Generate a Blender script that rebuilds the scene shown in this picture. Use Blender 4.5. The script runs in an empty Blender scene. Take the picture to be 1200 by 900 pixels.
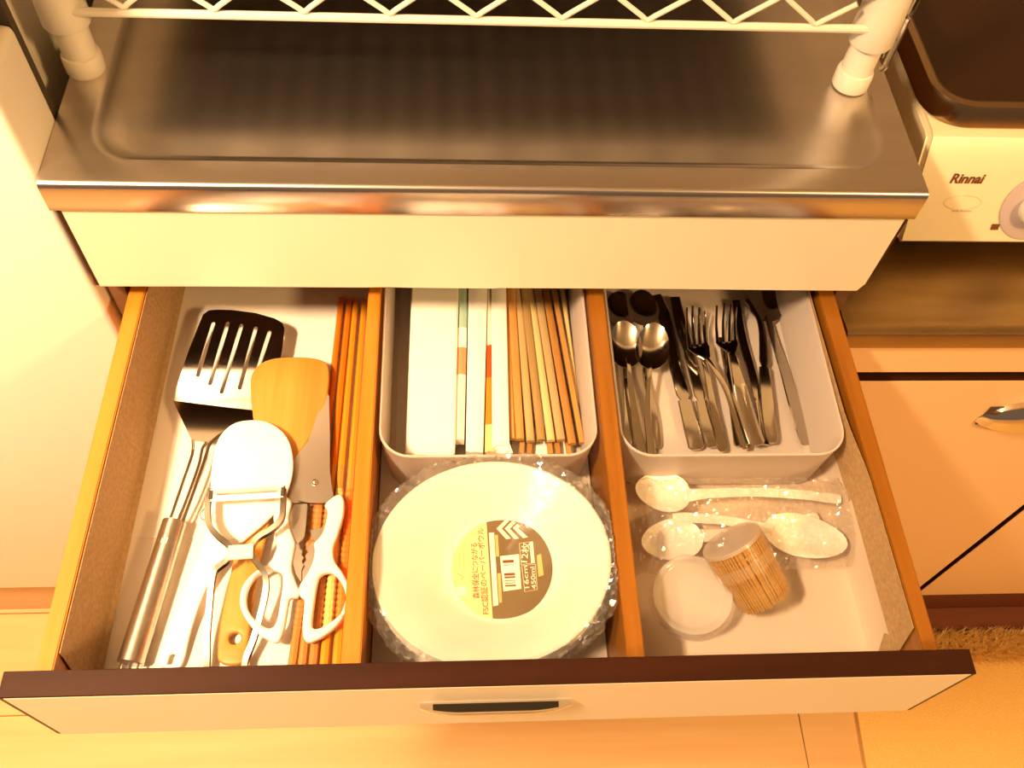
import bpy, bmesh, math, random
from mathutils import Vector, Matrix, noise
random.seed(7)
S = bpy.context.scene
COL = S.collection
# ------------------------------------------------------------------ camera
cam_d = bpy.data.cameras.new('camera'); cam_d.sensor_width = 36; cam_d.lens = 32.5285; cam_d.clip_start = .01
cam = bpy.data.objects.new('camera', cam_d); COL.objects.link(cam); S.camera = cam
cam.matrix_world = Matrix([[0.997561, 0.002522, -0.069761, 0.265264], [-0.039022, 0.848769, -0.527321, -0.445497], [0.057881, 0.528757, 0.846797, 0.573105]] + [[0, 0, 0, 1]])
# ------------------------------------------------------------------ world, light, exposure
W = bpy.data.worlds.new('room_air'); S.world = W; W.use_nodes = True
W.node_tree.nodes['Background'].inputs[0].default_value = (1, .62, .36, 1)
W.node_tree.nodes['Background'].inputs[1].default_value = .17
ld = bpy.data.lights.new('ceiling_lamp', 'AREA'); ld.shape = 'DISK'; ld.size = .24; ld.energy = 84; ld.color = (1, .69, .40)
lo = bpy.data.objects.new('ceiling_lamp', ld); COL.objects.link(lo); lo.location = (-.40, -.54, 1.18)
lu = bpy.data.lights.new('added_ceiling_uplight', 'AREA'); lu.shape = 'DISK'; lu.size = .24; lu.energy = 12; lu.color = (1, .70, .38)
lo2 = bpy.data.objects.new('added_ceiling_uplight', lu); COL.objects.link(lo2); lo2.location = (-.40, -.54, 1.22); lo2.rotation_euler = (math.pi, 0, 0)   # uplight added just above the lamp to brighten the ceiling
lo.rotation_euler = Vector((-.70, .30, -1)).to_track_quat('-Z', 'Y').to_euler()
l2 = bpy.data.lights.new('added_fill_light', 'AREA'); l2.shape = 'DISK'; l2.size = .35; l2.energy = 42; l2.color = (1, .60, .23)  # added fill light out of frame, brightens the rugs, door and stove
l2o = bpy.data.objects.new('added_fill_light', l2); COL.objects.link(l2o); l2o.location = (1.75, -1.25, 1.45); l2o.rotation_euler = Vector((-.02, .85, -1.25)).to_track_quat('-Z', 'Y').to_euler()
S.view_settings.view_transform = 'Standard'; S.view_settings.look = 'None'
S.view_settings.exposure = .15; S.view_settings.gamma = 1; S.view_settings.use_curve_mapping = False

# ------------------------------------------------------------------ materials
def mat(name, col, rough=.5, metal=0, noise_amt=0, noise_scale=(40, 40, 40), col2=None, bump=0, trans=0, alpha=1, spec=.5, ior=1.45, coat=0):
    m = bpy.data.materials.new(name); m.use_nodes = True; nt = m.node_tree; b = nt.nodes['Principled BSDF']
    b.inputs['Base Color'].default_value = (*col, 1); b.inputs['Roughness'].default_value = rough; b.inputs['Metallic'].default_value = metal
    b.inputs['Specular IOR Level'].default_value = spec; b.inputs['IOR'].default_value = ior; b.inputs['Coat Weight'].default_value = coat
    b.inputs['Alpha'].default_value = alpha; b.inputs['Transmission Weight'].default_value = trans
    if col2 is not None or bump:
        tc = nt.nodes.new('ShaderNodeTexCoord'); mp = nt.nodes.new('ShaderNodeMapping'); mp.inputs['Scale'].default_value = noise_scale
        nz = nt.nodes.new('ShaderNodeTexNoise'); nz.inputs['Scale'].default_value = 1; nz.inputs['Detail'].default_value = 5
        nt.links.new(tc.outputs['Object'], mp.inputs[0]); nt.links.new(mp.outputs[0], nz.inputs['Vector'])
        if col2 is not None:
            r = nt.nodes.new('ShaderNodeValToRGB'); r.color_ramp.elements[0].position = .35; r.color_ramp.elements[1].position = .65
            r.color_ramp.elements[0].color = (*col, 1); r.color_ramp.elements[1].color = (*col2, 1)
            nt.links.new(nz.outputs['Fac'], r.inputs[0]); nt.links.new(r.outputs[0], b.inputs['Base Color'])
        if bump:
            bp = nt.nodes.new('ShaderNodeBump'); bp.inputs['Strength'].default_value = bump; bp.inputs['Distance'].default_value = .002
            nt.links.new(nz.outputs['Fac'], bp.inputs['Height']); nt.links.new(bp.outputs[0], b.inputs['Normal'])
    return m

def film(name, tint=(1, .97, .92), rough=.08, haze=.07, bump=.6, scale=90, gl_min=.10, dist=.004):
    m = bpy.data.materials.new(name); m.use_nodes = True; nt = m.node_tree; nt.nodes.clear()
    out = nt.nodes.new('ShaderNodeOutputMaterial'); tr = nt.nodes.new('ShaderNodeBsdfTransparent'); tr.inputs[0].default_value = (*tint, 1)
    gl = nt.nodes.new('ShaderNodeBsdfGlossy'); gl.inputs['Roughness'].default_value = rough
    df = nt.nodes.new('ShaderNodeBsdfDiffuse'); df.inputs[0].default_value = (.9, .85, .8, 1)
    lw = nt.nodes.new('ShaderNodeLayerWeight'); lw.inputs[0].default_value = .25
    fr = nt.nodes.new('ShaderNodeMapRange'); fr.inputs[3].default_value = gl_min; fr.inputs[4].default_value = .45
    nt.links.new(lw.outputs['Facing'], fr.inputs[0])
    m1 = nt.nodes.new('ShaderNodeMixShader'); m2 = nt.nodes.new('ShaderNodeMixShader'); m2.inputs[0].default_value = haze
    tc = nt.nodes.new('ShaderNodeTexCoord'); nz = nt.nodes.new('ShaderNodeTexNoise'); nz.inputs['Scale'].default_value = scale; nz.inputs['Detail'].default_value = 4
    bp = nt.nodes.new('ShaderNodeBump'); bp.inputs['Strength'].default_value = bump; bp.inputs['Distance'].default_value = dist
    L = nt.links.new
    L(tc.outputs['Object'], nz.inputs['Vector']); L(nz.outputs['Fac'], bp.inputs['Height']); L(bp.outputs[0], gl.inputs['Normal']); L(bp.outputs[0], lw.inputs['Normal'])
    L(fr.outputs[0], m1.inputs[0]); L(tr.outputs[0], m1.inputs[1]); L(gl.outputs[0], m1.inputs[2])
    L(m1.outputs[0], m2.inputs[1]); L(df.outputs[0], m2.inputs[2]); L(m2.outputs[0], out.inputs['Surface'])
    return m

def soft_plastic(name, col, clear=.12, rough=.35):
    m = bpy.data.materials.new(name); m.use_nodes = True; nt = m.node_tree; b = nt.nodes['Principled BSDF']
    b.inputs['Base Color'].default_value = (*col, 1); b.inputs['Roughness'].default_value = rough
    tl = nt.nodes.new('ShaderNodeBsdfTranslucent'); tl.inputs[0].default_value = (*col, 1)
    tr = nt.nodes.new('ShaderNodeBsdfTransparent'); mx = nt.nodes.new('ShaderNodeMixShader'); mx.inputs[0].default_value = .35
    m2 = nt.nodes.new('ShaderNodeMixShader'); m2.inputs[0].default_value = clear; out = nt.nodes['Material Output']
    nt.links.new(b.outputs[0], mx.inputs[1]); nt.links.new(tl.outputs[0], mx.inputs[2])
    nt.links.new(mx.outputs[0], m2.inputs[1]); nt.links.new(tr.outputs[0], m2.inputs[2]); nt.links.new(m2.outputs[0], out.inputs['Surface'])
    return m

M = {}
M['cream'] = mat('cream_melamine', (.84, .73, .55), .35)
M['fridge'] = mat('fridge_enamel', (.86, .79, .66), .4)
M['fridge_grille'] = mat('fridge_grille_plastic', (.62, .38, .18), .5)
M['gasket'] = mat('rubber_gasket', (.06, .04, .025), .6)
M['dark_edge'] = mat('dark_brown_edging', (.030, .008, .003), .38, col2=(.040, .011, .004), noise_scale=(12, 90, 90), spec=.2)
M['steel'] = mat('counter_steel', (.60, .55, .52), .27, 1, col2=(.68, .62, .58), noise_scale=(5, 40, 40), bump=.05)
M['steel_shaded'] = mat('shade_tinted_lower_steel', (.34, .23, .10), .34, 1, col2=(.44, .31, .16), noise_scale=(8, 40, 40), bump=.05)  # colour holds the shade and dark reflection under the stove
M['chrome'] = mat('chrome', (.78, .74, .68), .08, 1)
M['cutlery'] = mat('polished_cutlery_steel', (.58, .53, .46), .11, 1)
M['dark_reflection'] = mat('painted_dark_reflection', (.012, .008, .005), .12)  # near-black colour for what the chrome handle top reflects
M['brushed'] = mat('brushed_handle_steel', (.62, .56, .47), .3, 1, col2=(.68, .62, .53), noise_scale=(300, 300, 20))
M['blade'] = mat('scissor_steel', (.52, .45, .38), .34, 1)
M['satin'] = mat('satin_steel', (.82, .76, .66), .45, .7)
M['wood_rail'] = mat('orange_varnished_rail', (.52, .165, .010), .38, col2=(.58, .20, .018), noise_scale=(160, 7, 160))
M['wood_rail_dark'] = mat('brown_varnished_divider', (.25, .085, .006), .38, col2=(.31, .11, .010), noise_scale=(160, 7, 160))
M['ply'] = mat('drawer_plywood', (.16, .07, .025), .6, col2=(.20, .09, .035), noise_scale=(8, 80, 8))
M['bamboo'] = mat('pale_bamboo', (.50, .215, .028), .42, col2=(.56, .255, .040), noise_scale=(220, 14, 40))
M['liner'] = mat('woven_shelf_liner', (.40, .24, .10), .7, col2=(.48, .31, .15), noise_scale=(300, 300, 300), bump=.5)
M['paper'] = mat('white_lining_paper', (.80, .72, .63), .6, col2=(.83, .75, .66), noise_scale=(14, 14, 14))
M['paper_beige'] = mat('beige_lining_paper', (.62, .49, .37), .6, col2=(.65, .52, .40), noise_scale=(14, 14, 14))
M['white_paper'] = mat('white_wrapper_paper', (.86, .82, .74), .6)
M['bowl'] = mat('white_pulp_paper', (.69, .67, .61), .6, col2=(.72, .70, .64), noise_scale=(60, 60, 60))
M['white_plastic'] = mat('white_plastic', (.85, .82, .75), .3)
M['post'] = mat('white_powder_coat', (.84, .77, .64), .35)
M['tray'] = soft_plastic('frosted_tray_plastic', (.80, .70, .62), .10)
M['clear'] = soft_plastic('frosted_clear_lid', (.85, .78, .70), .5, .15)
M['clear_dish'] = soft_plastic('clear_dish_plastic', (.86, .80, .72), .68, .1)
M['film'] = film('clear_wrapping_film', rough=.14, haze=.06, bump=.15, scale=150, gl_min=.11)
M['film_tight'] = film('tight_clear_film', rough=.22, haze=.015, bump=.25, scale=40, gl_min=.006)
M['stove'] = mat('stove_enamel', (.82, .70, .46), .3)
M['glass_top'] = mat('brown_glass_top', (.030, .010, .003), .22, spec=.28)
M['rim'] = mat('bronze_steel_rim', (.42, .30, .18), .22, 1)
M['black'] = mat('black_gap', (.008, .005, .004), .8)
M['kick'] = mat('brown_kick_board', (.17, .045, .014), .5)
M['door'] = mat('light_tinted_cabinet_laminate', (.88, .58, .31), .4)  # dim warm light is tinted into this laminate colour
M['mat'] = mat('beige_carpet_mat', (.78, .47, .13), .9, col2=(.86, .55, .18), noise_scale=(420, 420, 420), bump=.7)
M['fur'] = soft_plastic('straw_rug_pile', (.97, .76, .34), 0, .8)
M['plank'] = mat('light_wood_plank', (.64, .38, .15), .38, col2=(.70, .44, .19), noise_scale=(3, 45, 3))
M['subfloor'] = mat('floor_joint_brown', (.30, .13, .04), .8)
M['wall'] = mat('kitchen_wall_paint', (.48, .40, .32), .7)
M['peeler'] = mat('peeler_steel', (.36, .32, .27), .22, 1)
M['ceiling'] = mat('ceiling_paint', (.78, .72, .62), .8)
M['ink'] = mat('brown_print_ink', (.16, .05, .012), .6)
M['red_ink'] = mat('red_brown_label_ink', (.20, .06, .012), .6)
M['olive'] = mat('olive_label_print', (.135, .085, .026), .5)
M['pale_label'] = mat('pale_yellow_label', (.66, .57, .27), .6)
M['label_white'] = mat('label_white', (.86, .74, .58), .55)
M['faint'] = mat('faint_label_print', (.50, .38, .13), .6)
M['lilac'] = mat('lilac_dial_ring', (.55, .44, .44), .35)
M['teal'] = mat('teal_sleeve_print', (.36, .50, .38), .6)
M['red'] = mat('red_sleeve_print', (.85, .07, .004), .5)
M['pink'] = mat('faded_red_sleeve_print', (.80, .28, .13), .5)
M['orange'] = mat('orange_sleeve_print', (.88, .20, .006), .5)
for k, (a, b_) in {'stick_gold': ((.46, .22, .05), (.53, .27, .07)), 'stick_tan': ((.47, .30, .12), (.52, .34, .15)), 'stick_olive': ((.33, .20, .065), (.38, .24, .085)),
                   'stick_pale': ((.72, .50, .20), (.76, .55, .25)), 'stick_brown': ((.40, .17, .03), (.46, .21, .045)), 'pick': ((.38, .19, .035), (.52, .29, .08))}.items():
    M[k] = mat(k.replace('stick', 'disposable_stick') + '_wood', a, .6, col2=b_, noise_scale=(300, 20, 300))
M['lacquer_orange'] = mat('orange_lacquer', (.58, .16, .008), .3)
M['lacquer_amber'] = mat('amber_lacquer', (.64, .25, .015), .3)
M['rib_brown'] = mat('brown_ribbed_band', (.46, .20, .05), .45)
M['rib_gold'] = mat('golden_ribbed_band', (.78, .50, .16), .4)
M['rib_red'] = mat('orange_red_ribbed_band', (.78, .18, .02), .4)
M['reflected_dark'] = mat('added_reflection_board', (.03, .018, .012), .6)

# ------------------------------------------------------------------ mesh helpers
def V(p): return Vector(p)

def finish(name, bm, m, parent=None, smooth=38, mods=None):
    bmesh.ops.recalc_face_normals(bm, faces=bm.faces[:])
    lim = math.radians(smooth)
    for f in bm.faces: f.smooth = True
    for e in bm.edges:
        if len(e.link_faces) == 2 and e.calc_face_angle(0) > lim: e.smooth = False
    me = bpy.data.meshes.new(name)
    off = Vector((0, 0, 0))
    if parent is None:
        xs = [v.co for v in bm.verts]
        off = Vector(((min(c.x for c in xs) + max(c.x for c in xs)) / 2, (min(c.y for c in xs) + max(c.y for c in xs)) / 2, min(c.z for c in xs)))
        for v in bm.verts: v.co -= off
    bm.to_mesh(me); bm.free(); me.materials.append(M[m] if isinstance(m, str) else m)
    o = bpy.data.objects.new(name, me); COL.objects.link(o)
    if parent is not None:
        o.parent = parent; o.matrix_parent_inverse = root_inv(parent)
    else: o.location = off
    return o

def root_inv(p):
    m = Matrix.Identity(4); q = p
    while q is not None:
        m = Matrix.Translation(-Vector(q.location)) @ m if q.parent is None else m
        q = q.parent
    # a part sits at the world origin of its thing's own frame, so only the thing's location counts for direct children
    return m if p.parent is None else Matrix.Identity(4)

def tag(o, label=None, cat=None, group=None, kind=None):
    if label: o['label'] = label
    if cat: o['category'] = cat
    if group: o['group'] = group
    if kind: o['kind'] = kind
    return o

def thing(name, label, cat, loc, group=None):
    o = bpy.data.objects.new(name, None); COL.objects.link(o); o.location = loc; o.empty_display_size = .01
    return tag(o, label, cat, group)

def box(bm, x0, x1, y0, y1, z0, z1, bev=0, seg=2):
    vs = [bm.verts.new(p) for p in ((x0, y0, z0), (x1, y0, z0), (x1, y1, z0), (x0, y1, z0), (x0, y0, z1), (x1, y0, z1), (x1, y1, z1), (x0, y1, z1))]
    fs = [bm.faces.new([vs[i] for i in q]) for q in ((3, 2, 1, 0), (4, 5, 6, 7), (0, 1, 5, 4), (1, 2, 6, 5), (2, 3, 7, 6), (3, 0, 4, 7))]
    if bev: bmesh.ops.bevel(bm, geom=list({e for f in fs for e in f.edges}), offset=bev, segments=seg, affect='EDGES', profile=.5)

def bx(name, m, parent, *a, bev=0, seg=2):
    bm = bmesh.new(); box(bm, *a, bev=bev, seg=seg); return finish(name, bm, m, parent)

def loft(bm, rings, cap=True, closed=True):
    R = [[bm.verts.new(p) for p in r] for r in rings]; n = len(R[0])
    for a, b in zip(R, R[1:]):
        for i in range(n if closed else n - 1):
            j = (i + 1) % n
            bm.faces.new((a[i], a[j], b[j], b[i]))
    if cap and closed: bm.faces.new(R[0][::-1]); bm.faces.new(R[-1])
    return R

def catmull(pts, k=5, closed=False):
    P = [Vector(p) for p in pts]; n = len(P); out = []
    for i in range(n if closed else n - 1):
        p0 = P[(i - 1) % n] if closed or i > 0 else P[i]; p1 = P[i]; p2 = P[(i + 1) % n]; p3 = P[(i + 2) % n] if closed or i + 2 < n else p2
        for s in range(k):
            t = s / k
            out.append(.5 * ((2 * p1) + (p2 - p0) * t + (2 * p0 - 5 * p1 + 4 * p2 - p3) * t * t + (3 * p1 - p0 - 3 * p2 + p3) * t ** 3))
    if not closed: out.append(P[-1])
    return out

def sweep(bm, pts, sec, up=(0, 0, 1), closed=False, cap=True):
    """sec: list of (side, up) offsets, or one such list per point"""
    P = [Vector(p) for p in pts]; n = len(P); rings = []
    for i in range(n):
        if closed: t = P[(i + 1) % n] - P[i - 1]
        else: t = P[min(i + 1, n - 1)] - P[max(i - 1, 0)]
        t.normalize(); u = Vector(up); s = t.cross(u)
        if s.length < 1e-4: s = t.cross(Vector((1, 0, 0)))
        s.normalize(); w = s.cross(t)
        q = sec[i] if isinstance(sec[0][0], (list, tuple)) else sec
        rings.append([P[i] + s * a + w * b for a, b in q])
    if closed: rings.append(rings[0])
    if closed:
        R = [[bm.verts.new(p) for p in r] for r in rings[:-1]]; k = len(R[0])
        for i in range(n):
            a, b = R[i], R[(i + 1) % n]
            for j in range(k): bm.faces.new((a[j], a[(j + 1) % k], b[(j + 1) % k], b[j]))
    else: loft(bm, rings, cap)

def circ(r, n=10, sx=1, sy=1): return [(r * sx * math.cos(2 * math.pi * i / n), r * sy * math.sin(2 * math.pi * i / n)) for i in range(n)]
def rect(w, h): return [(-w / 2, -h / 2), (w / 2, -h / 2), (w / 2, h / 2), (-w / 2, h / 2)]
def flat(w, h): return [(-w / 2, 0), (-w / 2 + h * .5, -h / 2), (w / 2 - h * .5, -h / 2), (w / 2, 0), (w / 2 - h * .5, h / 2), (-w / 2 + h * .5, h / 2)]

def tube(bm, pts, r, n=10, closed=False, up=(0, 0, 1)):
    if isinstance(r, (int, float)): sweep(bm, pts, circ(r, n), up, closed)
    else: sweep(bm, pts, [circ(q, n) for q in r], up, closed)

def lathe(bm, prof, n=48, mtx=None):
    mtx = mtx or Matrix.Identity(4); R = []
    for r, z in prof:
        if r < 1e-6: R.append([bm.verts.new(mtx @ Vector((0, 0, z)))])
        else: R.append([bm.verts.new(mtx @ Vector((r * math.cos(2 * math.pi * i / n), r * math.sin(2 * math.pi * i / n), z))) for i in range(n)])
    for a, b in zip(R, R[1:]):
        for i in range(n):
            j = (i + 1) % n
            if len(a) == 1 and len(b) > 1: bm.faces.new((a[0], b[i], b[j]))
            elif len(b) == 1 and len(a) > 1: bm.faces.new((a[i], a[j], b[0]))
            elif len(a) > 1: bm.faces.new((a[i], a[j], b[j], b[i]))

def rrect(x0, x1, y0, y1, r, k=6):
    out = []
    for cx, cy, a0 in ((x1 - r, y1 - r, 0), (x0 + r, y1 - r, 90), (x0 + r, y0 + r, 180), (x1 - r, y0 + r, 270)):
        for i in range(k + 1):
            a = math.radians(a0 + 90 * i / k); out.append((cx + r * math.cos(a), cy + r * math.sin(a)))
    return out

def plate(name, m, parent, outlines, thick, bevel=0, zf=None, smooth=38):
    """flat sheet cut to outlines[0] with holes outlines[1:]; zf(x, y) lays it into space"""
    cu = bpy.data.curves.new(name, 'CURVE'); cu.dimensions = '2D'; cu.fill_mode = 'BOTH'; cu.extrude = max(thick / 2 - bevel, 1e-5); cu.bevel_depth = bevel; cu.bevel_resolution = 2
    cu.offset = -bevel
    for ol in outlines:
        s = cu.splines.new('POLY'); s.points.add(len(ol) - 1); s.use_cyclic_u = True
        for pt, q in zip(s.points, ol): pt.co = (q[0], q[1], 0, 1)
    o = bpy.data.objects.new(name, cu); COL.objects.link(o)
    dg = bpy.context.evaluated_depsgraph_get(); me = bpy.data.meshes.new_from_object(o.evaluated_get(dg))
    bpy.data.objects.remove(o); bpy.data.curves.remove(cu)
    bm = bmesh.new(); bm.from_mesh(me); bpy.data.meshes.remove(me)
    bmesh.ops.remove_doubles(bm, verts=bm.verts[:], dist=1e-6)
    for v in bm.verts: v.co.z += zf(v.co.x, v.co.y)
    return finish(name, bm, m, parent, smooth)

def plane_through(p, q, r):
    p, q, r = V(p), V(q), V(r); n = (q - p).cross(r - p); n.normalize()
    return lambda x, y: p.z - ((x - p.x) * n.x + (y - p.y) * n.y) / n.z

def text(name, body, m, parent, mtx, size, shear=0, bold=0, align='CENTER', depth=.00005):
    cu = bpy.data.curves.new(name, 'FONT'); cu.body = body; cu.size = size; cu.align_x = align; cu.align_y = 'CENTER'; cu.shear = shear; cu.offset = bold; cu.extrude = depth
    cu.resolution_u = 3
    o = bpy.data.objects.new(name, cu); COL.objects.link(o)
    dg = bpy.context.evaluated_depsgraph_get(); me = bpy.data.meshes.new_from_object(o.evaluated_get(dg))
    bpy.data.objects.remove(o)
    me.transform(mtx); bm = bmesh.new(); bm.from_mesh(me); bpy.data.meshes.remove(me)
    return finish(name, bm, m, parent)

def frame(origin, xdir, ydir):
    x = V(xdir).normalized(); z = x.cross(V(ydir)).normalized(); y = z.cross(x)
    return Matrix(((x.x, y.x, z.x, origin[0]), (x.y, y.y, z.y, origin[1]), (x.z, y.z, z.z, origin[2]), (0, 0, 0, 1)))

def fbox(bm, mtx, x0, x1, y0, y1, z0, z1):
    n0 = len(bm.verts); box(bm, x0, x1, y0, y1, z0, z1); bm.verts.ensure_lookup_table()
    for v in bm.verts[n0:]: v.co = mtx @ v.co

def copy_thing(root, offset, label=None):
    c = root.copy(); COL.objects.link(c); c.location = Vector(root.location) + Vector(offset)
    if label: c['label'] = label
    for ch in list(root.children):
        d = ch.copy(); COL.objects.link(d); d.parent = c
        for g in list(ch.children):
            e = g.copy(); COL.objects.link(e); e.parent = d
    return c

# ================================================================== SETTING
FL = -.84
bm = bmesh.new(); box(bm, -1.6, 2.2, -1.8, .72, FL - .05, FL - .0025); floor = tag(finish('floor', bm, 'subfloor'), kind='structure')
FV = floor.location.copy()
edge = [(-0.3501, -0.1223, -0.84)][0][1]
i = 0
for r in range(-11, 4):
    y0 = edge + .15 * r
    if y0 > .70 or y0 < -1.79: continue
    x = -1.45 + (.17 * (r % 3))
    xs = [-1.6] + ([x] if x > -1.59 else []); 
    while xs[-1] < 2.2: xs.append(min(xs[-1] + 1.9, 2.2))
    for a, b in zip(xs, xs[1:]):
        if b - a < .02: continue
        bm = bmesh.new(); box(bm, a + .0006, b - .0006, y0 + .0007, min(y0 + .1493, .72), FL - .0025, FL, bev=.0008, seg=1)
        finish('plank', bm, 'plank', floor)
bm = bmesh.new(); box(bm, -1.6, 2.2, .72, .80, FL, 1.7); tag(finish('wall_back', bm, 'wall'), kind='structure')

bm = bmesh.new(); box(bm, -1.6, 2.2, -1.8, .72, 1.62, 1.66); tag(finish('ceiling', bm, 'ceiling'), kind='structure')

# ================================================================== REFRIGERATOR
fr = thing('refrigerator', 'tall cream refrigerator with two doors at the left of the counter', 'refrigerator', (-.3, .3, FL))
XF = -.0045
bx('body', 'fridge', fr, -.60, XF - .026, .069, .66, FL + .02, 1.0, bev=.004)
bx('lower_door', 'fridge', fr, -.60, XF, .004, .063, [(-0.3032, 0.004, -0.6684)][0][2], .186, bev=.006, seg=3)
bx('upper_door', 'fridge', fr, -.60, XF, .004, .063, .200, 1.0, bev=.006, seg=3)
bx('gasket', 'gasket', fr, -.595, XF - .002, .0625, .0695, -.66, .99)
bx('base_grille', 'fridge_grille', fr, -.60, XF - .002, .034, .10, FL + .0, [(-0.3032, 0.004, -0.6684)][0][2] - .004)

# ================================================================== BASE CABINET UNDER THE STEEL COUNTER
cb = thing('base_cabinet', 'cream base cabinet with dark edged front under the main steel counter', 'cabinet', (.3, .3, FL))
for a, b in ((.0, .012), (.588, .6)):
    bx('side_panel', 'ply', cb, a, b, .014, .56, FL, .079)
bx('back_panel', 'ply', cb, .012, .588, .55, .56, FL, .079)
bx('drawer_shelf', 'ply', cb, .012, .588, .02, .55, -.118, -.108)
bx('kick_board', 'kick', cb, .012, .588, .05, .065, FL, FL + .07)
for a, b in ((.001, .2985), (.3015, .599)):
    d = bx('door', 'door', cb, a, b, 0, .013, FL + .07, -.11, bev=.001)
# front panel above the drawer, its right lower corner chipped
ol = [(0, 0), (.08, .0004), (.2, 0), (.22, .0007), (.235, 0), (.3, -.0006), (.306, .0002), (.45, 0), (.53, -.0010), (.594, -.0012), (.5955, .003), (.598, .0075), (.5985, .014), (.6, .017), (.6, .0835), (0, .0835)]
bm = bmesh.new(); loft(bm, [[(min(max(x, .0028), .5975), -.0003, z) for x, z in ol], [(min(max(x, .0028), .5975), .0015, z) for x, z in ol]]); ap = finish('front_panel', bm, 'cream', cb)
bm = bmesh.new(); loft(bm, [[(x, .0002, z + .0006) for x, z in ol], [(x, .014, z + .0006) for x, z in ol]]); tag(finish('panel_edging', bm, 'dark_edge', cb), 'dark brown edge behind the cream face')

# ================================================================== STEEL COUNTER
CT = .1105; CL, CR, CF, CBk = -.0038, .6035, -.0020, .57
def counter_mesh(x0, x1, y0, y1, zt, lip, panel=None, flange=.012):
    """sheet steel top: rolled front lip, returned edges, pressed-in drain panel"""
    bm = bmesh.new()
    prof = [(y0 + .0035, zt - lip), (y0 + .0008, zt - lip), (y0, zt - lip + .001), (y0, zt - .004), (y0 + .0006, zt - .0018), (y0 + .0018, zt - .0005), (y0 + .004, zt), (y0 + .008, zt)]
    R = loft(bm, [[(x, y, z) for y, z in prof] for x in (x0, x1)], cap=False, closed=False)
    return bm
st = thing('steel_counter', 'dull stainless steel counter top with pressed panel and bright front lip', 'counter', (.3, .28, .0845))
bm = bmesh.new()
LIP = .0262
prof = [(CF + .02, CT - LIP), (CF + .001, CT - LIP), (CF, CT - LIP + .001), (CF, CT - .0045), (CF + .0006, CT - .002), (CF + .002, CT - .0005), (CF + .0042, CT)]
loft(bm, [[(x, y, z) for y, z in prof] for x in (CL, CR)], cap=False, closed=False)
for x in (CL, CR):   # folded ends
    vs = [bm.verts.new(p) for p in [(x, y, z) for y, z in prof[1:]] + [(x, CBk, CT), (x, CBk, CT - LIP)]]; bm.faces.new(vs)
# top: outer rectangle to recessed rounded panel
def ringpts(x0, x1, y0, y1, r, z): return [(x, y, z) for x, y in rrect(x0, x1, y0, y1, r, 8)]
def outer(z):
    pts = []
    for (cx, cy) in ((CR, CBk), (CL, CBk), (CL, CF + .0042), (CR, CF + .0042)): pts += [(cx, cy, z)] * 9
    return pts
px0, px1, py0, py1 = .026, .581, .022, .50
R = [outer(CT), ringpts(px0 - .006, px1 + .006, py0 - .004, py1 + .004, .036, CT + .0004), ringpts(px0 - .002, px1 + .002, py0 - .001, py1 + .001, .033, CT + .0004), ringpts(px0 + .001, px1 - .001, py0 - .0002, py1 - .002, .032, CT - .0008), ringpts(px0 + .012, px1 - .012, py0 + .006, py1 - .01, .026, CT - .0012)]
loft(bm, R, cap=False)
vs = [bm.verts.new(p) for p in R[-1]]; bm.faces.new(vs)
bmesh.ops.remove_doubles(bm, verts=bm.verts[:], dist=1e-6)
bmesh.ops.dissolve_degenerate(bm, dist=1e-7, edges=bm.edges[:])
finish('top_sheet', bm, 'steel', st, smooth=50)
bm = bmesh.new(); box(bm, CL + .012, CR - .012, .02, CBk - .01, .0855, CT - .006); finish('core_board', bm, 'ply', st)

# ================================================================== WIRE SHELF
ws = thing('wire_shelf', 'white wire shelf on round posts standing on the steel counter', 'shelf', (.29, .3, CT))
PX = ([(0.0063, 0.11, 0.1105)][0][0], [(0.5724, 0.1133, 0.1105)][0][0]); PY = ([(0.0063, 0.11, 0.1105)][0][1] + [(0.5724, 0.1133, 0.1105)][0][1]) / 2
for x, y in ((PX[0], PY), (PX[1], PY), (PX[0], .45), (PX[1], .45)):
    bm = bmesh.new(); lathe(bm, [(0, CT + .012), (.0118, CT + .012), (.0118, .55), (0, .55)], 32, Matrix.Translation((x, y, 0))); p = finish('post', bm, 'post', ws)
    bm = bmesh.new(); lathe(bm, [(0, CT), (.0132, CT), (.0138, CT + .001), (.0138, CT + .0125), (.0130, CT + .0145), (.0118, CT + .0150), (0, CT + .015)], 32, Matrix.Translation((x, y, 0))); finish('foot_cap', bm, 'post', p)
    bm = bmesh.new(); lathe(bm, [(.0119, .1505), (.0155, .1500), (.0165, .152), (.0160, .175), (.0148, .205), (.0140, .215), (.0119, .216)], 32, Matrix.Translation((x, y, 0))); finish('collar', bm, 'post', ws)
WY = PY - .0095
wl = [(0.0172, 0.1021, 0.1667), (0.2518, 0.1021, 0.1659), (0.551, 0.1021, 0.1686)]
zl = wl[1][2]; zu = zl + .0290; tl = (wl[2][2] - wl[0][2]) / 2
def rod(name, pts, r, m='post', parent=ws, n=8):
    bm = bmesh.new(); tube(bm, pts, r, n); return finish(name, bm, m, parent)
rod('lower_rail', [(PX[0] + .004, WY, zl - tl), (PX[1] - .006, WY, zl + tl)], .0030)
rod('upper_rail', [(PX[0] + .004, WY, zu - tl), (PX[1] - .006, WY, zu + tl)], .0030)
bots = [q[0] for q in [(0.0512, 0.1021, 0.1657), (0.1101, 0.1021, 0.1668), (0.1697, 0.1021, 0.1679), (0.227, 0.1021, 0.1682), (0.2856, 0.1021, 0.1679), (0.3443, 0.1021, 0.1682), (0.4038, 0.1021, 0.1686), (0.464, 0.1021, 0.1689), (0.523, 0.1021, 0.1692)]]
step = (bots[-1] - bots[0]) / (len(bots) - 1)
zz = []
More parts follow.
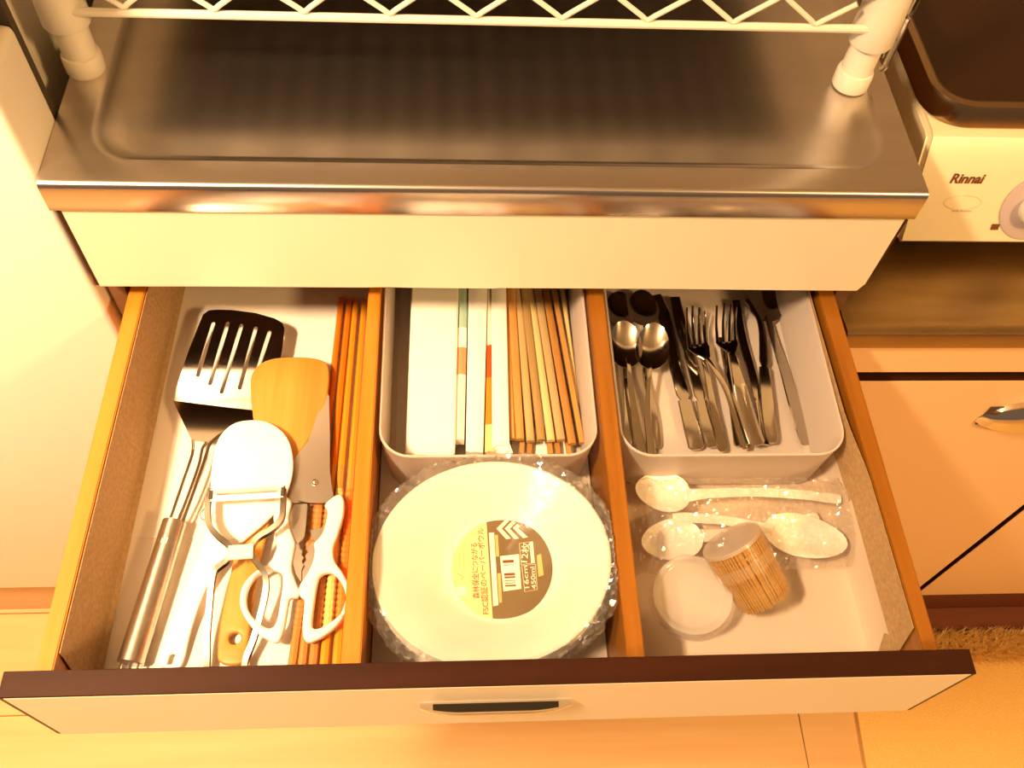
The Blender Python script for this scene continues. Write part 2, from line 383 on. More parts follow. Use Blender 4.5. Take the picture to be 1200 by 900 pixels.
for k, b in enumerate(bots):
    zz += [(b - step / 2, WY - .0005, zu - .003), (b, WY - .0005, zl + .004)]
zz = [zz[0]] + zz[1:] + [(bots[-1] + step * .40, WY - .0005, zu - .008)]
rod('truss_wire', catmull([p for q in zip(zz, zz[1:]) for p in (q[0], (V(q[0]) * .85 + V(q[1]) * .15), (V(q[0]) * .15 + V(q[1]) * .85))] + [zz[-1]], 2), .0019)
for yy in (WY, .466):
    pass
rod('lower_rail', [(PX[0], .466, zl), (PX[1], .466, zl)], .0026)
rod('upper_rail', [(PX[0], .466, zu), (PX[1], .466, zu)], .0026)
for x in PX:
    rod('side_rail', [(x, PY, zl), (x, .45, zl)], .0026); rod('side_rail', [(x, PY, zu), (x, .45, zu)], .0026)
for k in range(22):
    x = PX[0] + .012 + k * (PX[1] - PX[0] - .024) / 21
    rod('cross_wire', [(x, WY - .001, zu + .0045), (x, .466, zu + .0045)], .0016, n=6)
bx('added_dark_board', 'reflected_dark', ws, PX[0] + .015, PX[1] - .015, WY + .006, .46, zu + .0065, zu + .012)  # added unseen board, darkens what the steel counter reflects

# thin chrome rod at the right post
bm = bmesh.new()
cq = [(0.5935, 0.112, 0.184), (0.5933, 0.112, 0.166), (0.5936, 0.112, 0.135), (0.5935, 0.112, 0.1272), (0.5909, 0.112, 0.124)]
tube(bm, catmull([(cq[0][0] + .004, .112, .30)] + cq, 4), .0024, 8)
cq2 = [(0.5902, 0.12, 0.1782), (0.5924, 0.12, 0.1301)]
tube(bm, [(cq2[0][0] + .004, .120, .30), cq2[0], cq2[1]], .0012, 8)
tag(finish('chrome_rod', bm, 'chrome'), 'thin hanging chrome rod with hooked lower end beside the right shelf post', 'rod')

# ================================================================== STOVE CABINET AND GAS STOVE (right)
sc = thing('stove_cabinet', 'lower cabinet tinted peach for dim warm light, with chrome handled doors under the gas stove', 'cabinet', (.91, .3, FL))
SX0, SX1, SZ = .6035, 1.25, -.0500
bx('carcass', 'ply', sc, SX0 + .003, SX1, .014, .56, FL + .01, SZ - .0216)
bx('fascia', 'door', sc, SX0 + .002, SX1, -.004, .013, [(0.7152, -0.004, -0.1177)][0][2], SZ - .0214, bev=.0008, seg=1)
bx('gap_strip', 'black', sc, SX0 + .002, SX1, .006, .013, [(0.7245, -0.004, -0.1378)][0][2], [(0.7152, -0.004, -0.1177)][0][2])
zt = [(0.722, -0.004, -0.1325)][0][2]; zb = [(1.0047, -0.004, -0.7411)][0][2]
gx = [(0.964, -0.004, -0.6086)][0][0]
def edged_door(x0, x1):
    d = bx('door', 'door', sc, x0 + .0006, x1 - .0006, -.004, -.0022, zb, zt - .0006)
    bx('door_edging', 'dark_edge', d, x0, x1, -.0034, .013, zb, zt)
    return d
dl = edged_door(SX0 + .002, gx - .0043); dr = edged_door(gx + .0043, SX1)
bx('kick_board', 'kick', sc, SX0 + .002, SX1, .0, .012, FL, zb - .002)
bx('plinth', 'kick', sc, SX0 + .002, SX1, [(1.0922, -0.041, -0.805)][0][1] + .006, 0, FL, -.815, bev=.001, seg=1)
# shell handle on the left door
h = [(0.7945, -0.004, -0.2062), (0.7975, -0.004, -0.1776), (0.8263, -0.004, -0.1713), (0.8612, -0.004, -0.1716), (0.9138, -0.004, -0.2075), (0.8169, -0.004, -0.2152)]
hx0, hx1 = h[0][0], h[4][0]; hz1 = h[2][2]; hz0 = h[5][2] + .002
def shell_handle(parent, x0, x1, z0, z1, yf, out=.014):
    bm = bmesh.new(); rings = []; n = 22
    for k in range(n + 1):
        t = k / n; x = x0 + (x1 - x0) * t; e = min(1, math.sin(math.pi * t) ** .5 * 1.15) if 0 < t < 1 else .02
        w = z1 - z0; top = z0 + w * (.25 + .75 * e)
        rings.append([(x, yf - .0001, top), (x, yf - out * .45 * e, top - .001), (x, yf - out * .85 * e, top - w * .3 * e), (x, yf - out * e, top - w * .55 * e), (x, yf - out * e * .97, z0 + w * .12), (x, yf - out * e * .82, z0 + w * .12), (x, yf - out * e * .8, top - w * .5 * e), (x, yf - out * .5 * e, top - w * .25 * e), (x, yf - .0001, top - w * .16)])
    loft(bm, rings); o = finish('handle', bm, 'chrome', parent)
    bm = bmesh.new(); box(bm, x0 + .003, x1 - .003, yf - .0012, yf, z0, z0 + (z1 - z0) * .8); finish('handle_recess', bm, 'gasket', parent)
    return o
shell_handle(dl, hx0, hx1, hz0, hz1, -.0042)

lc = thing('stove_counter', 'lower shade-tinted steel counter top the gas stove stands on', 'counter', (.91, .28, SZ - .02))
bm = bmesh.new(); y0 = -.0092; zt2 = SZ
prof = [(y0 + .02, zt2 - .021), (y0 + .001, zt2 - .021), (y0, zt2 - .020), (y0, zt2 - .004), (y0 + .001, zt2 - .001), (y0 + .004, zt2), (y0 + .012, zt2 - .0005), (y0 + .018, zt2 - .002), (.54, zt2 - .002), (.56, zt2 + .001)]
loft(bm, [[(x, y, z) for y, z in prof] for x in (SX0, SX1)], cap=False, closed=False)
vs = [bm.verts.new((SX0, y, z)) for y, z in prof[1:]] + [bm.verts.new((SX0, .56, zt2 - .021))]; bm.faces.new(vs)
finish('top_sheet', bm, 'steel_shaded', lc)

gs = thing('gas_stove', 'cream gas stove with dark brown glass top and lilac dial', 'stove', (.95, .33, SZ))
GX0, GX1 = .6610, 1.24
side = [(.078, -.030), (.0800, -.0335), (.086, -.0345), (.50, -.034), (.50, .058), (.122, .058), (.1175, .0565), (.115, .055)]
bm = bmesh.new(); loft(bm, [[(x, y, z) for y, z in side] for x in (GX0, GX1)])
bmesh.ops.bevel(bm, geom=[e for e in bm.edges if abs(e.verts[0].co.x - GX0) < 1e-6 and abs(e.verts[1].co.x - GX0) < 1e-6], offset=.004, segments=3, affect='EDGES')
finish('body', bm, 'stove', gs)
for x in (.70, 1.2):
    for y in (.12, .46):
        bm = bmesh.new(); lathe(bm, [(0, SZ - .0005), (.014, SZ - .0005), (.012, -.034), (0, -.034)], 20, Matrix.Translation((x, y, 0))); finish('foot', bm, 'black', gs)
bm = bmesh.new()
rr = lambda d, z, r: [(x, y, z) for x, y in rrect(.6600 + d, 1.246 - d, .1225 + d, .52 - d, r, 8)]
loft(bm, [rr(.003, .0582, .034), rr(0, .0600, .036), rr(.0005, .0740, .036), rr(.003, .0790, .034), rr(.007, .0805, .030), rr(.011, .0790, .027), rr(.013, .0765, .026)], cap=False)
finish('top_rim', bm, 'rim', gs)
bm = bmesh.new(); loft(bm, [rr(.012, .060, .026), rr(.012, .0768, .026)]); finish('glass_top', bm, 'glass_top', gs)
n_front = V((1, 0, 0)).cross(V((0, .037, .085))).normalized()
if n_front.y > 0: n_front = -n_front
up_f = V((0, .037, .085)).normalized()
lg = [(0.7049, 0.101, 0.0229), (0.7084, 0.0926, 0.0034), (0.7102, 0.0894, -0.0038), (0.7449, 0.0836, -0.0171), (0.7744, 0.091, -0.0002), (0.7022, 0.0917, 0.0016)]
def on_front(p, off=.0006): return frame(V(p) + n_front * off, (1, 0, 0), up_f)
text('brand_lettering', 'Rinnai', 'ink', gs, on_front(lg[0]), .0118, shear=.25, bold=.00035)
bm = bmesh.new(); F = on_front(lg[2])
for a, b in ((-.0085, -.0060), (-.0055, -.0030), (-.0012, .0010), (.0016, .0044), (.0050, .0085)): fbox(bm, F, a, b, -.0007, .0007, 0, .0001)
finish('small_print', bm, 'lilac', gs)
bm = bmesh.new(); fbox(bm, on_front(lg[3]) @ Matrix.Shear('XY', 4, (.35, 0)), -.0035, .0035, -.0028, .0028, 0, .0002); finish('dial_mark', bm, 'ink', gs)
bm = bmesh.new(); lathe(bm, [(0, 0), (.030, 0), (.030, .0010), (.0285, .0016), (0, .0016)], 56, on_front(lg[4])); kn = finish('dial_ring', bm, 'lilac', gs)
bm = bmesh.new(); lathe(bm, [(0, .0016), (.0150, .0016), (.0150, .012), (.0135, .0145), (0, .015)], 40, on_front(lg[4])); kb = finish('dial_knob', bm, 'white_plastic', gs)
bm = bmesh.new(); pts = [(.0165 * math.cos(a), .0065 * math.sin(a), .0002) for a in [2 * math.pi * k / 40 for k in range(40)]]; F = on_front(lg[1]); tube(bm, [F @ V(q) for q in pts], .00018, 4, closed=True, up=tuple(n_front)); finish('faint_oval_mark', bm, 'door', gs)

# ================================================================== RUGS
fz = FL
rp = [(1.0314, -0.0741, -0.828), (1.1551, -0.0757, -0.828), (1.0452, -0.0275, -0.828)]
bm = bmesh.new(); ry0, ry1 = rp[0][1] - .004, [(1.0922, -0.041, -0.805)][0][1]
rx0, rx1 = .86, 1.45
box(bm, rx0, rx1, ry0, ry1, FL + .0002, FL + .008)
fluffy = tag(finish('fluffy_rug', bm, 'fur'), 'straw coloured fluffy rug against the brown kick board', 'rug')
bm = bmesh.new()
for k in range(17000):
    x = random.uniform(rx0, rx1); y = random.uniform(ry0, ry1); hh = random.uniform(.022, .052); w = random.uniform(.0007, .0017)
    a = random.uniform(0, 6.28); lx = random.gauss(0, .009) ; ly = min(random.gauss(-.004, .010), ry1 + .004 - y); cx_, cy_ = w * math.cos(a), w * math.sin(a)
    v = [bm.verts.new(q) for q in ((x - cx_, y - cy_, FL + .006), (x + cx_, y + cy_, FL + .006), (x + lx * .45 + cx_ * .8, y + ly * .4 + cy_ * .8, FL + hh * .6), (x + lx * .45 - cx_ * .8, y + ly * .4 - cy_ * .8, FL + hh * .6), (x + lx, y + ly, FL + hh))]
    bm.faces.new((v[0], v[1], v[2], v[3])); bm.faces.new((v[3], v[2], v[4]))
me_p = finish('pile', bm, 'fur', fluffy); tag(me_p, kind='stuff')
mp = [(0.8777, -0.1523, -0.832), (0.8728, -0.23, -0.832), (1.0948, -0.0758, -0.832)]
bm = bmesh.new(); ol = [(mp[0][0] + .012, mp[2][1] - .001), (rx1, mp[2][1] - .001), (rx1, -.9), (mp[1][0] - .03, -.9), (mp[1][0], mp[1][1]), (mp[0][0], mp[0][1])]
loft(bm, [[(x, y, FL + .0002) for x, y in ol], [(x, y, FL + .0075) for x, y in ol]]); bmesh.ops.bevel(bm, geom=[e for e in bm.edges if abs(e.verts[0].co.z - e.verts[1].co.z) < 1e-6 and e.verts[0].co.z > FL + .005], offset=.002, segments=2, affect='EDGES')
tag(finish('floor_mat', bm, 'mat'), 'flat beige carpet mat on the wood floor at lower right', 'mat')

# ================================================================== DRAWER
YD, TD = -.3035, .0159; DZ = -.0900
dw = bpy.data.objects.new('drawer', None); COL.objects.link(dw); dw.parent = cb; dw.matrix_parent_inverse = root_inv(cb); dw.empty_display_size = .01
dw['label'] = 'open wooden drawer with cream front and dark top edge'
YB = YD + TD
bx('front_board', 'cream', dw, .0034, .5966, YD - .0002, YD + .0022, -.1046, -.0050)
tag(bx('edge_trim', 'dark_edge', dw, 0, .6, YD, YB, -.1040, -.0038, bev=.0006, seg=1), 'dark brown edging of the drawer front')
def rail(name, m, quad, z0, z1):
    bm = bmesh.new(); loft(bm, [[(x, y, z0) for x, y in quad], [(x, y, z1) for x, y in quad]])
    bmesh.ops.bevel(bm, geom=bm.edges[:], offset=.0007, segments=2, affect='EDGES'); return finish(name, bm, m, dw)
RZ = -.0200; YK = .130
def ext(a, b, y): return a[0] + (b[0] - a[0]) * (y - a[1]) / (b[1] - a[1])
L_o = [(0.0163, 0.0073, -0.02), (0.0112, -0.2823, -0.02)]; L_i = [(0.0287, 0.0074, -0.02), (0.022, -0.2826, -0.02)]; R_o = [(0.5849, 0.0077, -0.02), (0.5882, -0.2832, -0.02)]; R_i = [(0.5708, 0.0076, -0.02), (0.5772, -0.283, -0.02)]
D1a = [(0.2026, 0.0083, -0.02), (0.1977, -0.283, -0.02)]; D1b = [(0.2124, 0.0083, -0.02), (0.2102, -0.2833, -0.02)]; D2a = [(0.3792, 0.0049, -0.02), (0.3805, -0.2824, -0.02)]; D2b = [(0.392, 0.005, -0.02), (0.3921, -0.2827, -0.02)]
def rail_px(name, m, a, b, z0=DZ):
    return rail(name, m, [(ext(*a, YB), YB), (ext(*b, YB), YB), (ext(*b, YK), YK), (ext(*a, YK), YK)], z0, RZ)
rail_px('side_board', 'wood_rail', L_o, L_i, -.100); rail_px('side_board', 'wood_rail_dark', R_i, R_o, -.100)
rail_px('divider', 'wood_rail', D1a, D1b); rail_px('divider', 'wood_rail_dark', D2a, D2b)
bx('back_board', 'ply', dw, .0135, .5865, YK, YK + .012, -.100, RZ - .002)
bx('bottom_board', 'ply', dw, .02, .58, YB, YK, DZ - .004, DZ)
hz = [(0.2954, -0.3036, -0.0412)][0][2]; hx = [(0.2474, -0.308, -0.0351), (0.3448, -0.308, -0.0392)]
def bar_handle(parent, x0, x1, zt_, yf, out):
    n = 24; rings = []; inner = []
    for k in range(n + 1):
        t = k / n; e = max(.45, min(1, math.sin(math.pi * t) ** .30 * 1.12)); x = x0 + (x1 - x0) * t
        rings.append([(x, yf + .0002, zt_), (x, yf - out * e * .93, zt_), (x, yf - out * e, zt_ - .0012), (x, yf - out * e * .97, zt_ - .0045), (x, yf - out * e * .80, zt_ - .0050), (x, yf + .0002, zt_ - .0058)])
        if 1 < k < n - 1: inner.append([(x, yf - .0014, zt_ + .0001), (x, yf - out * e * .78, zt_ + .0001), (x, yf - out * e * .78, zt_ - .0008), (x, yf - .0014, zt_ - .0008)])
    bm = bmesh.new(); loft(bm, rings); h_ = finish('handle', bm, 'chrome', parent)
    bm = bmesh.new(); loft(bm, inner); finish('handle_dark_reflection', bm, 'dark_reflection', parent); return h_  # dark reflection laid on the handle top as a separate piece
fh = bar_handle(dw, hx[0][0], hx[1][0], hz, YD, .0088)

# ---- lining sheets
def sheet(name, m, poly, z, label, cat, th=.0004, fold=None):
    bm = bmesh.new(); loft(bm, [[(x, y, z) for x, y in poly], [(x, y, z + th) for x, y in poly]]); return tag(finish(name, bm, m), label, cat)
lx = lambda y: ext(*L_i, y); rx = lambda y: ext(*R_i, y)
d1l = lambda y: ext(*D1a, y); d1r = lambda y: ext(*D1b, y); d2l = lambda y: ext(*D2a, y); d2r = lambda y: ext(*D2b, y)
stp = [(0.0272, -0.1674, -0.089), (0.122, -0.1757, -0.089)]
sheet('lining_paper', 'paper', [(lx(YB) + .0015, YB + .001), (d1l(YB) - .001, YB + .001), (d1l(.12) - .001, .12), (lx(.12) + .0015, .12)], DZ + .0001, 'white lining sheet on the drawer bottom under the turner and scissors', 'paper')
ys = stp[0][1]
bm = bmesh.new(); ol = [(lx(ys) + .0005, ys), (d1l(ys) - .001, ys - .004), (d1l(.118) - .001, .118), (lx(.118) + .003, .118), (lx(0) + .004, 0)]
loft(bm, [[(x, y, DZ + .0007) for x, y in ol], [(x, y, DZ + .0011) for x, y in ol]]); tag(finish('lining_paper', bm, 'paper'), 'upper overlapping lining sheet at the back of the left compartment', 'paper')
sheet('lining_paper', 'paper', [(d1r(YB) + .001, YB + .001), (d2l(YB) - .001, YB + .001), (d2l(.12) - .001, .12), (d1r(.12) + .001, .12)], DZ + .0001, 'white lining sheet under the paper bowls in the middle compartment', 'paper')
# right sheet climbs the side board
bm = bmesh.new(); rings = []
for y in (YB + .001, -.22, -.16, -.10, 0, .12):
    xr = rx(y) - .0012
    k = [(d2r(y) + .001, DZ + .0002), (xr - .012, DZ + .0002), (xr - .004, DZ + .002), (xr - .0012, DZ + .008), (xr - .0006, DZ + .0335 - (.004 if y > -.12 else 0))]
    rings.append([(x, y, z) for x, z in k] + [(x - .0002, y, z + .0004) for x, z in reversed(k)])
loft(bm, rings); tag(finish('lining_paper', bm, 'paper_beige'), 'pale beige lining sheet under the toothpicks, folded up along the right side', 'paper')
# woven liners on both side boards
bm = bmesh.new(); rings = []
for y in [-.272 + .012 * k for k in range(34)]:
    x = lx(y) + .0008; top = RZ - .0015; w = .0004 * math.sin(y * 55)
    f = -.006 if y < -.271 else 0
    k = [(x, top), (x + .0005 + w, -.045), (x + .001, DZ + .004), (x + .004, DZ + .0016)]
    rings.append([(a, y, b) for a, b in k] + [(a + .0005, y, b + .0002) for a, b in reversed(k)])
rings[0] = [(a, y - .012 * min(1, max(0, (RZ - b) / .06)), b) for a, y, b in rings[0]]
loft(bm, rings); tag(finish('shelf_liner', bm, 'liner'), 'beige woven liner strip standing along the left drawer side', 'liner')
bm = bmesh.new(); rings = []
for y in [-.268 + .012 * k for k in range(33)]:
    x = rx(y) - .0008; s = min(1, max(0, (y + .165) / .07)); s = s * s * (3 - 2 * s)
    top = RZ - .001 - .0 * s; lean = .0030 * s
    k = [(x - lean, top - .004 * s), (x - lean * .8 - .0003, -.045), (x - .0008, DZ + .028), (x - .0011, DZ + .010)]
    rings.append([(a, y, b) for a, b in k] + [(a - .0005, y, b + .0002) for a, b in reversed(k)])
rings[0] = [(a, y - .014 * min(1, max(0, (RZ - b) / .05)), b) for a, y, b in rings[0]]
loft(bm, rings); tag(finish('shelf_liner', bm, 'liner'), 'beige woven liner strip bulging off the right drawer side', 'liner')

# ================================================================== LEFT COMPARTMENT
# slotted turner
def xy(L): return [(p[0], p[1]) for p in L]
tn = thing('slotted_turner', 'shiny steel slotted turner with thick brushed handle, leftmost in the drawer', 'turner', [(0.066, -0.149, -0.085)][0])
ZB1, ZB2 = -.070, -.079
bl = [(0.0606, 0.0242, -0.07), (0.065, 0.0282, -0.07), (0.0712, 0.0289, -0.07), (0.084, 0.0285, -0.07), (0.1042, 0.0253, -0.07), (0.1203, 0.02, -0.07), (0.1271, 0.0156, -0.07), (0.1293, 0.0103, -0.07), (0.1289, -0.0092, -0.073), (0.1253, -0.0442, -0.077), (0.123, -0.0659, -0.079), (0.0457, -0.0547, -0.079), (0.0466, -0.0439, -0.077), (0.0531, -0.0075, -0.073)]
zf = plane_through(bl[0], bl[10], bl[11])
def slot(a, b, w=.0017):
    a, b = V(a).to_2d(), V(b).to_2d(); d = (b - a).normalized(); n = Vector((-d.y, d.x)); out = []
    for k in range(7):
        t = math.pi * k / 6; out.append(a + (n * math.cos(t) - d * math.sin(t)) * w)
    for k in range(7):
        t = math.pi * k / 6; out.append(b + (-n * math.cos(t) + d * math.sin(t)) * w)
    return out
sl = [(0.07, 0.0153, -0.071), (0.0628, -0.0323, -0.076), (0.0819, 0.0153, -0.071), (0.0734, -0.0399, -0.077), (0.0934, 0.0131, -0.071), (0.0833, -0.0475, -0.078), (0.1056, 0.0105, -0.071), (0.0974, -0.0441, -0.077), (0.1172, 0.0066, -0.071), (0.1085, -0.0382, -0.076)]
plate('blade', 'cutlery', tn, [xy(bl)] + [slot(sl[2 * k], sl[2 * k + 1]) for k in range(5)], .0012, 0, zf)
nk = [(0.0457, -0.0547, -0.079), (0.123, -0.0659, -0.079), (0.0942, -0.0873, -0.0745), (0.0794, -0.0958, -0.0725), (0.0676, -0.095, -0.0725)]
plate('neck_plate', 'cutlery', tn, [xy(nk)], .0012, 0, plane_through(nk[0], nk[1], nk[3]))
sp = [(0.0731, -0.0933, -0.0728), (0.0729, -0.1049, -0.0722), (0.07, -0.1275, -0.0735), (0.0646, -0.1608, -0.077)]
for nm, q in (('stem_rod', [(0.0682, -0.0944, -0.0722), (0.0696, -0.1074, -0.0715), (0.0647, -0.1345, -0.0735), (0.0594, -0.1608, -0.0768)]), ('stem_rod', [(0.0904, -0.0869, -0.0738), (0.0822, -0.0967, -0.0722), (0.0792, -0.1125, -0.0718), (0.0741, -0.1388, -0.0738), (0.0689, -0.1623, -0.0768)]), ('stem_rod', [(0.0817, -0.0948, -0.073), (0.0764, -0.0997, -0.0735), (0.0753, -0.1152, -0.0735), (0.0705, -0.1412, -0.0745), (0.0648, -0.1621, -0.0772)])):
    bm = bmesh.new(); tube(bm, catmull(q, 5), .0012, 8); finish(nm, bm, 'cutlery', tn)
hp = [(0.0631, -0.1599, -0.0775), (0.0483, -0.264, -0.0795)]
bm = bmesh.new(); a, b = V(hp[0]), V(hp[1]); D = b - a
prof = [(0, .5), (.002, .85), (.006, 1), (.5, 1.02), (.994, 1.03), (.998, .9), (1, .55)]
tube(bm, [a + D * t for t, s in prof], [.0088 * s for t, s in prof], 28); finish('handle', bm, 'brushed', tn)
n_ = D.cross(V((0, 0, 1))).normalized(); dn = D.normalized()
bm = bmesh.new(); tube(bm, catmull([b + n_ * s * .0058 + dn * e for s, e in ((1, -.006), (1, .006), (.8, .010), (0, .0125), (-.8, .010), (-1, .006), (-1, -.006))], 4), .0009, 8); finish('hanging_loop', bm, 'chrome', tn)
bm = bmesh.new()
for k in range(7):
    c = a + D * (.155 + .012 * (k % 2) + .012 * (k // 2)) + n_ * (.0018 * (1 if k % 2 else -1)) ; c.z += .0086
    lathe(bm, [(0, .0003), (.0006, .0002), (.0007, 0)], 8, Matrix.Translation(c))
finish('embossed_dots', bm, 'chrome', tn)

# bamboo spatula
sh = [(0.1061, -0.042, -0.0765), (0.1072, -0.0306, -0.075), (0.1125, -0.0223, -0.075), (0.1231, -0.0172, -0.075), (0.139, -0.016, -0.075), (0.1551, -0.0172, -0.075), (0.1652, -0.0215, -0.075), (0.1686, -0.0307, -0.075), (0.1689, -0.0477, -0.0755), (0.166, -0.0666, -0.076), (0.1581, -0.0894, -0.077), (0.147, -0.1097, -0.0785), (0.1382, -0.1308, -0.08), (0.1329, -0.1584, -0.0815), (0.1284, -0.1915, -0.083), (0.1262, -0.2295, -0.084), (0.1255, -0.2573, -0.0845), (0.1228, -0.2644, -0.0845), (0.1136, -0.2653, -0.0845), (0.1075, -0.2628, -0.0845), (0.1053, -0.2569, -0.0845), (0.1048, -0.2353, -0.084), (0.1072, -0.2104, -0.0835), (0.1089, -0.1879, -0.083), (0.1112, -0.1682, -0.082), (0.1171, -0.1378, -0.08), (0.1195, -0.1166, -0.079), (0.1171, -0.0984, -0.078), (0.1112, -0.0721, -0.077)]
def zfit(y): return -.0755 + (-.0845 + .0755) * min(1, max(0, (-.04 - y) / .22))
hole = [(0.1162, -0.2471, -0.084)][0]
bs = plate('bamboo_spatula', 'bamboo', None, [catmull([(x, y, 0) for x, y, z in sh], 3, True), [(hole[0] + .0042 * math.cos(k * .4488), hole[1] + .0042 * math.sin(k * .4488)) for k in range(14)][::-1]], .0055, .0016, lambda x, y: zfit(y)); tag(bs, 'pale bamboo spatula with a round hole in its handle end', 'spatula')

# white rice paddle
rp_ = [(0.0872, -0.1299, -0.066), (0.0868, -0.1161, -0.065), (0.0882, -0.1014, -0.065), (0.0926, -0.0902, -0.065), (0.1008, -0.0827, -0.065), (0.1123, -0.0805, -0.065), (0.1242, -0.0821, -0.065), (0.1354, -0.089, -0.065), (0.1435, -0.1004, -0.065), (0.1475, -0.1166, -0.065), (0.1468, -0.132, -0.066), (0.1417, -0.1476, -0.067), (0.1316, -0.1625, -0.069), (0.1176, -0.1758, -0.072), (0.1062, -0.1877, -0.075), (0.0976, -0.2009, -0.0775), (0.0918, -0.2147, -0.0795), (0.0857, -0.2381, -0.0835), (0.0819, -0.2642, -0.086), (0.0745, -0.2652, -0.086), (0.0667, -0.2632, -0.086), (0.0701, -0.2438, -0.0835), (0.0758, -0.2205, -0.08), (0.0808, -0.2008, -0.077), (0.0863, -0.1816, -0.073), (0.089, -0.1632, -0.069), (0.0886, -0.147, -0.067)]
def zpad(x, y):
    t = min(1, max(0, (-.10 - y) / .165)); return -.0665 - .0190 * t
hs = [(0.0747, -0.2587, -0.086), (0.0739, -0.2652, -0.086)]
pa = plate('rice_paddle', 'white_plastic', None, [catmull([(x, y, 0) for x, y, z in rp_], 3, True), slot(hs[0], hs[1], .0022)[::-1]], .0034, .0012, zpad); tag(pa, 'white plastic rice paddle with oval head under the peeler', 'paddle')

# Y peeler
pe = thing('vegetable_peeler', 'Y shaped steel peeler lying over the white rice paddle', 'peeler', [(0.1169, -0.199, -0.08)][0])
pl = [(0.0913, -0.1436, -0.058), (0.0908, -0.156, -0.058), (0.0933, -0.1703, -0.059), (0.1003, -0.1792, -0.06), (0.1086, -0.1859, -0.0615), (0.1106, -0.1914, -0.0625), (0.1077, -0.1972, -0.064), (0.1008, -0.2027, -0.066), (0.0988, -0.2107, -0.068), (0.0985, -0.2267, -0.072), (0.0983, -0.2464, -0.077), (0.0996, -0.2615, -0.08)]
pr_ = [(0.1438, -0.1422, -0.058), (0.145, -0.1553, -0.058), (0.1444, -0.1677, -0.059), (0.1379, -0.1752, -0.06), (0.1292, -0.1806, -0.061), (0.1252, -0.1866, -0.062), (0.1253, -0.1927, -0.063), (0.13, -0.1993, -0.0645), (0.1352, -0.2058, -0.066), (0.1369, -0.2161, -0.069), (0.1347, -0.2308, -0.073), (0.1306, -0.2489, -0.077), (0.1259, -0.2633, -0.08)]
bend = [(pl[-1][0] + .002, pl[-1][1] - .012, -.081), (pl[-1][0] + .010, pl[-1][1] - .017, -.081), (pr_[-1][0] - .010, pr_[-1][1] - .0165, -.081), (pr_[-1][0] - .001, pr_[-1][1] - .011, -.081)]
bm = bmesh.new(); sweep(bm, catmull(pl + bend + pr_[::-1], 4), flat(.0011, .0050)); finish('frame', bm, 'peeler', pe)
cl = [(0.1109, -0.1934, -0.0575), (0.1263, -0.1923, -0.0575)]; bm = bmesh.new(); sweep(bm, [V(cl[0]) + V((-.0008, 0, 0)), V(cl[1]) + V((.0008, 0, 0))], rect(.0105, .0016)); finish('neck_clip', bm, 'label_white', pe)
bb = [(0.0943, -0.1471, -0.0545), (0.1426, -0.1442, -0.0545), (0.0948, -0.1521, -0.0555), (0.143, -0.1496, -0.0555)]
bm = bmesh.new(); sweep(bm, [bb[0], bb[1]], flat(.0030, .0008), up=(0, .0, 1)); sweep(bm, [bb[2], bb[3]], flat(.0050, .0008), up=(0, -.15, 1))
for p in (bb[0], bb[1]): q = bb[2] if p is bb[0] else bb[3]; sweep(bm, [V(p) + V((0, .002, 0)), V(q) - V((0, .002, 0))], rect(.004, .0010))
finish('swivel_blade', bm, 'satin', pe)
eb = [(0.093, -0.1492, -0.0535), (0.0958, -0.152, -0.0535), (0.1443, -0.1471, -0.0535)]
for c in (eb[0], eb[2]): bx('blade_pivot', 'gasket', pe, c[0] - .0014, c[0] + .0014, c[1] - .0036, c[1] + .0036, -.0600, -.0538, bev=.0006, seg=1)
el = [(0.0917, -0.156, -0.058), (0.0879, -0.1593, -0.058), (0.0857, -0.1633, -0.058), (0.0876, -0.1667, -0.058), (0.0921, -0.1687, -0.058)]; bm = bmesh.new(); tube(bm, catmull(el, 4), .0007, 7); finish('eye_remover_loop', bm, 'chrome', pe)

# kitchen scissors
sx = thing('kitchen_scissors', 'kitchen scissors with white plastic handles and grey steel blades', 'scissors', [(0.1614, -0.1799, -0.08)][0])
b2 = [(0.1602, -0.0711, -0.0765), (0.1539, -0.0858, -0.0765), (0.1473, -0.1025, -0.0765), (0.1442, -0.1195, -0.0765), (0.1426, -0.1347, -0.0765), (0.1438, -0.144, -0.0765), (0.1497, -0.1469, -0.0765), (0.1605, -0.1456, -0.0765), (0.1654, -0.1256, -0.0765), (0.1654, -0.0882, -0.0765)]
plate('lower_blade', 'blade', sx, [xy(b2)], .0016, 0, lambda x, y: -.0768)
b1 = [(0.1679, -0.0507, -0.0745), (0.1649, -0.058, -0.0745), (0.1628, -0.0659, -0.0745), (0.1598, -0.08, -0.0745), (0.1572, -0.0908, -0.0745), (0.1553, -0.0999, -0.0745), (0.1545, -0.1184, -0.0745), (0.1549, -0.1279, -0.0745), (0.153, -0.1372, -0.0745), (0.1525, -0.1457, -0.0745), (0.1609, -0.1476, -0.0745), (0.1736, -0.1477, -0.0745), (0.179, -0.1418, -0.0745), (0.1772, -0.1346, -0.0745), (0.1747, -0.1201, -0.0745), (0.1728, -0.0886, -0.0745), (0.1699, -0.0532, -0.0745)]
plate('upper_blade', 'blade', sx, [xy(b1)], .0018, 0, lambda x, y: -.0748)
pv = [(0.1643, -0.1309, -0.073)][0]
bm = bmesh.new(); lathe(bm, [(.0026, -.0008), (.0026, .0006), (.0018, .0014), (0, .0017)], 18, Matrix.Translation((pv[0], pv[1], -.0735))); finish('pivot_rivet', bm, 'chrome', sx)
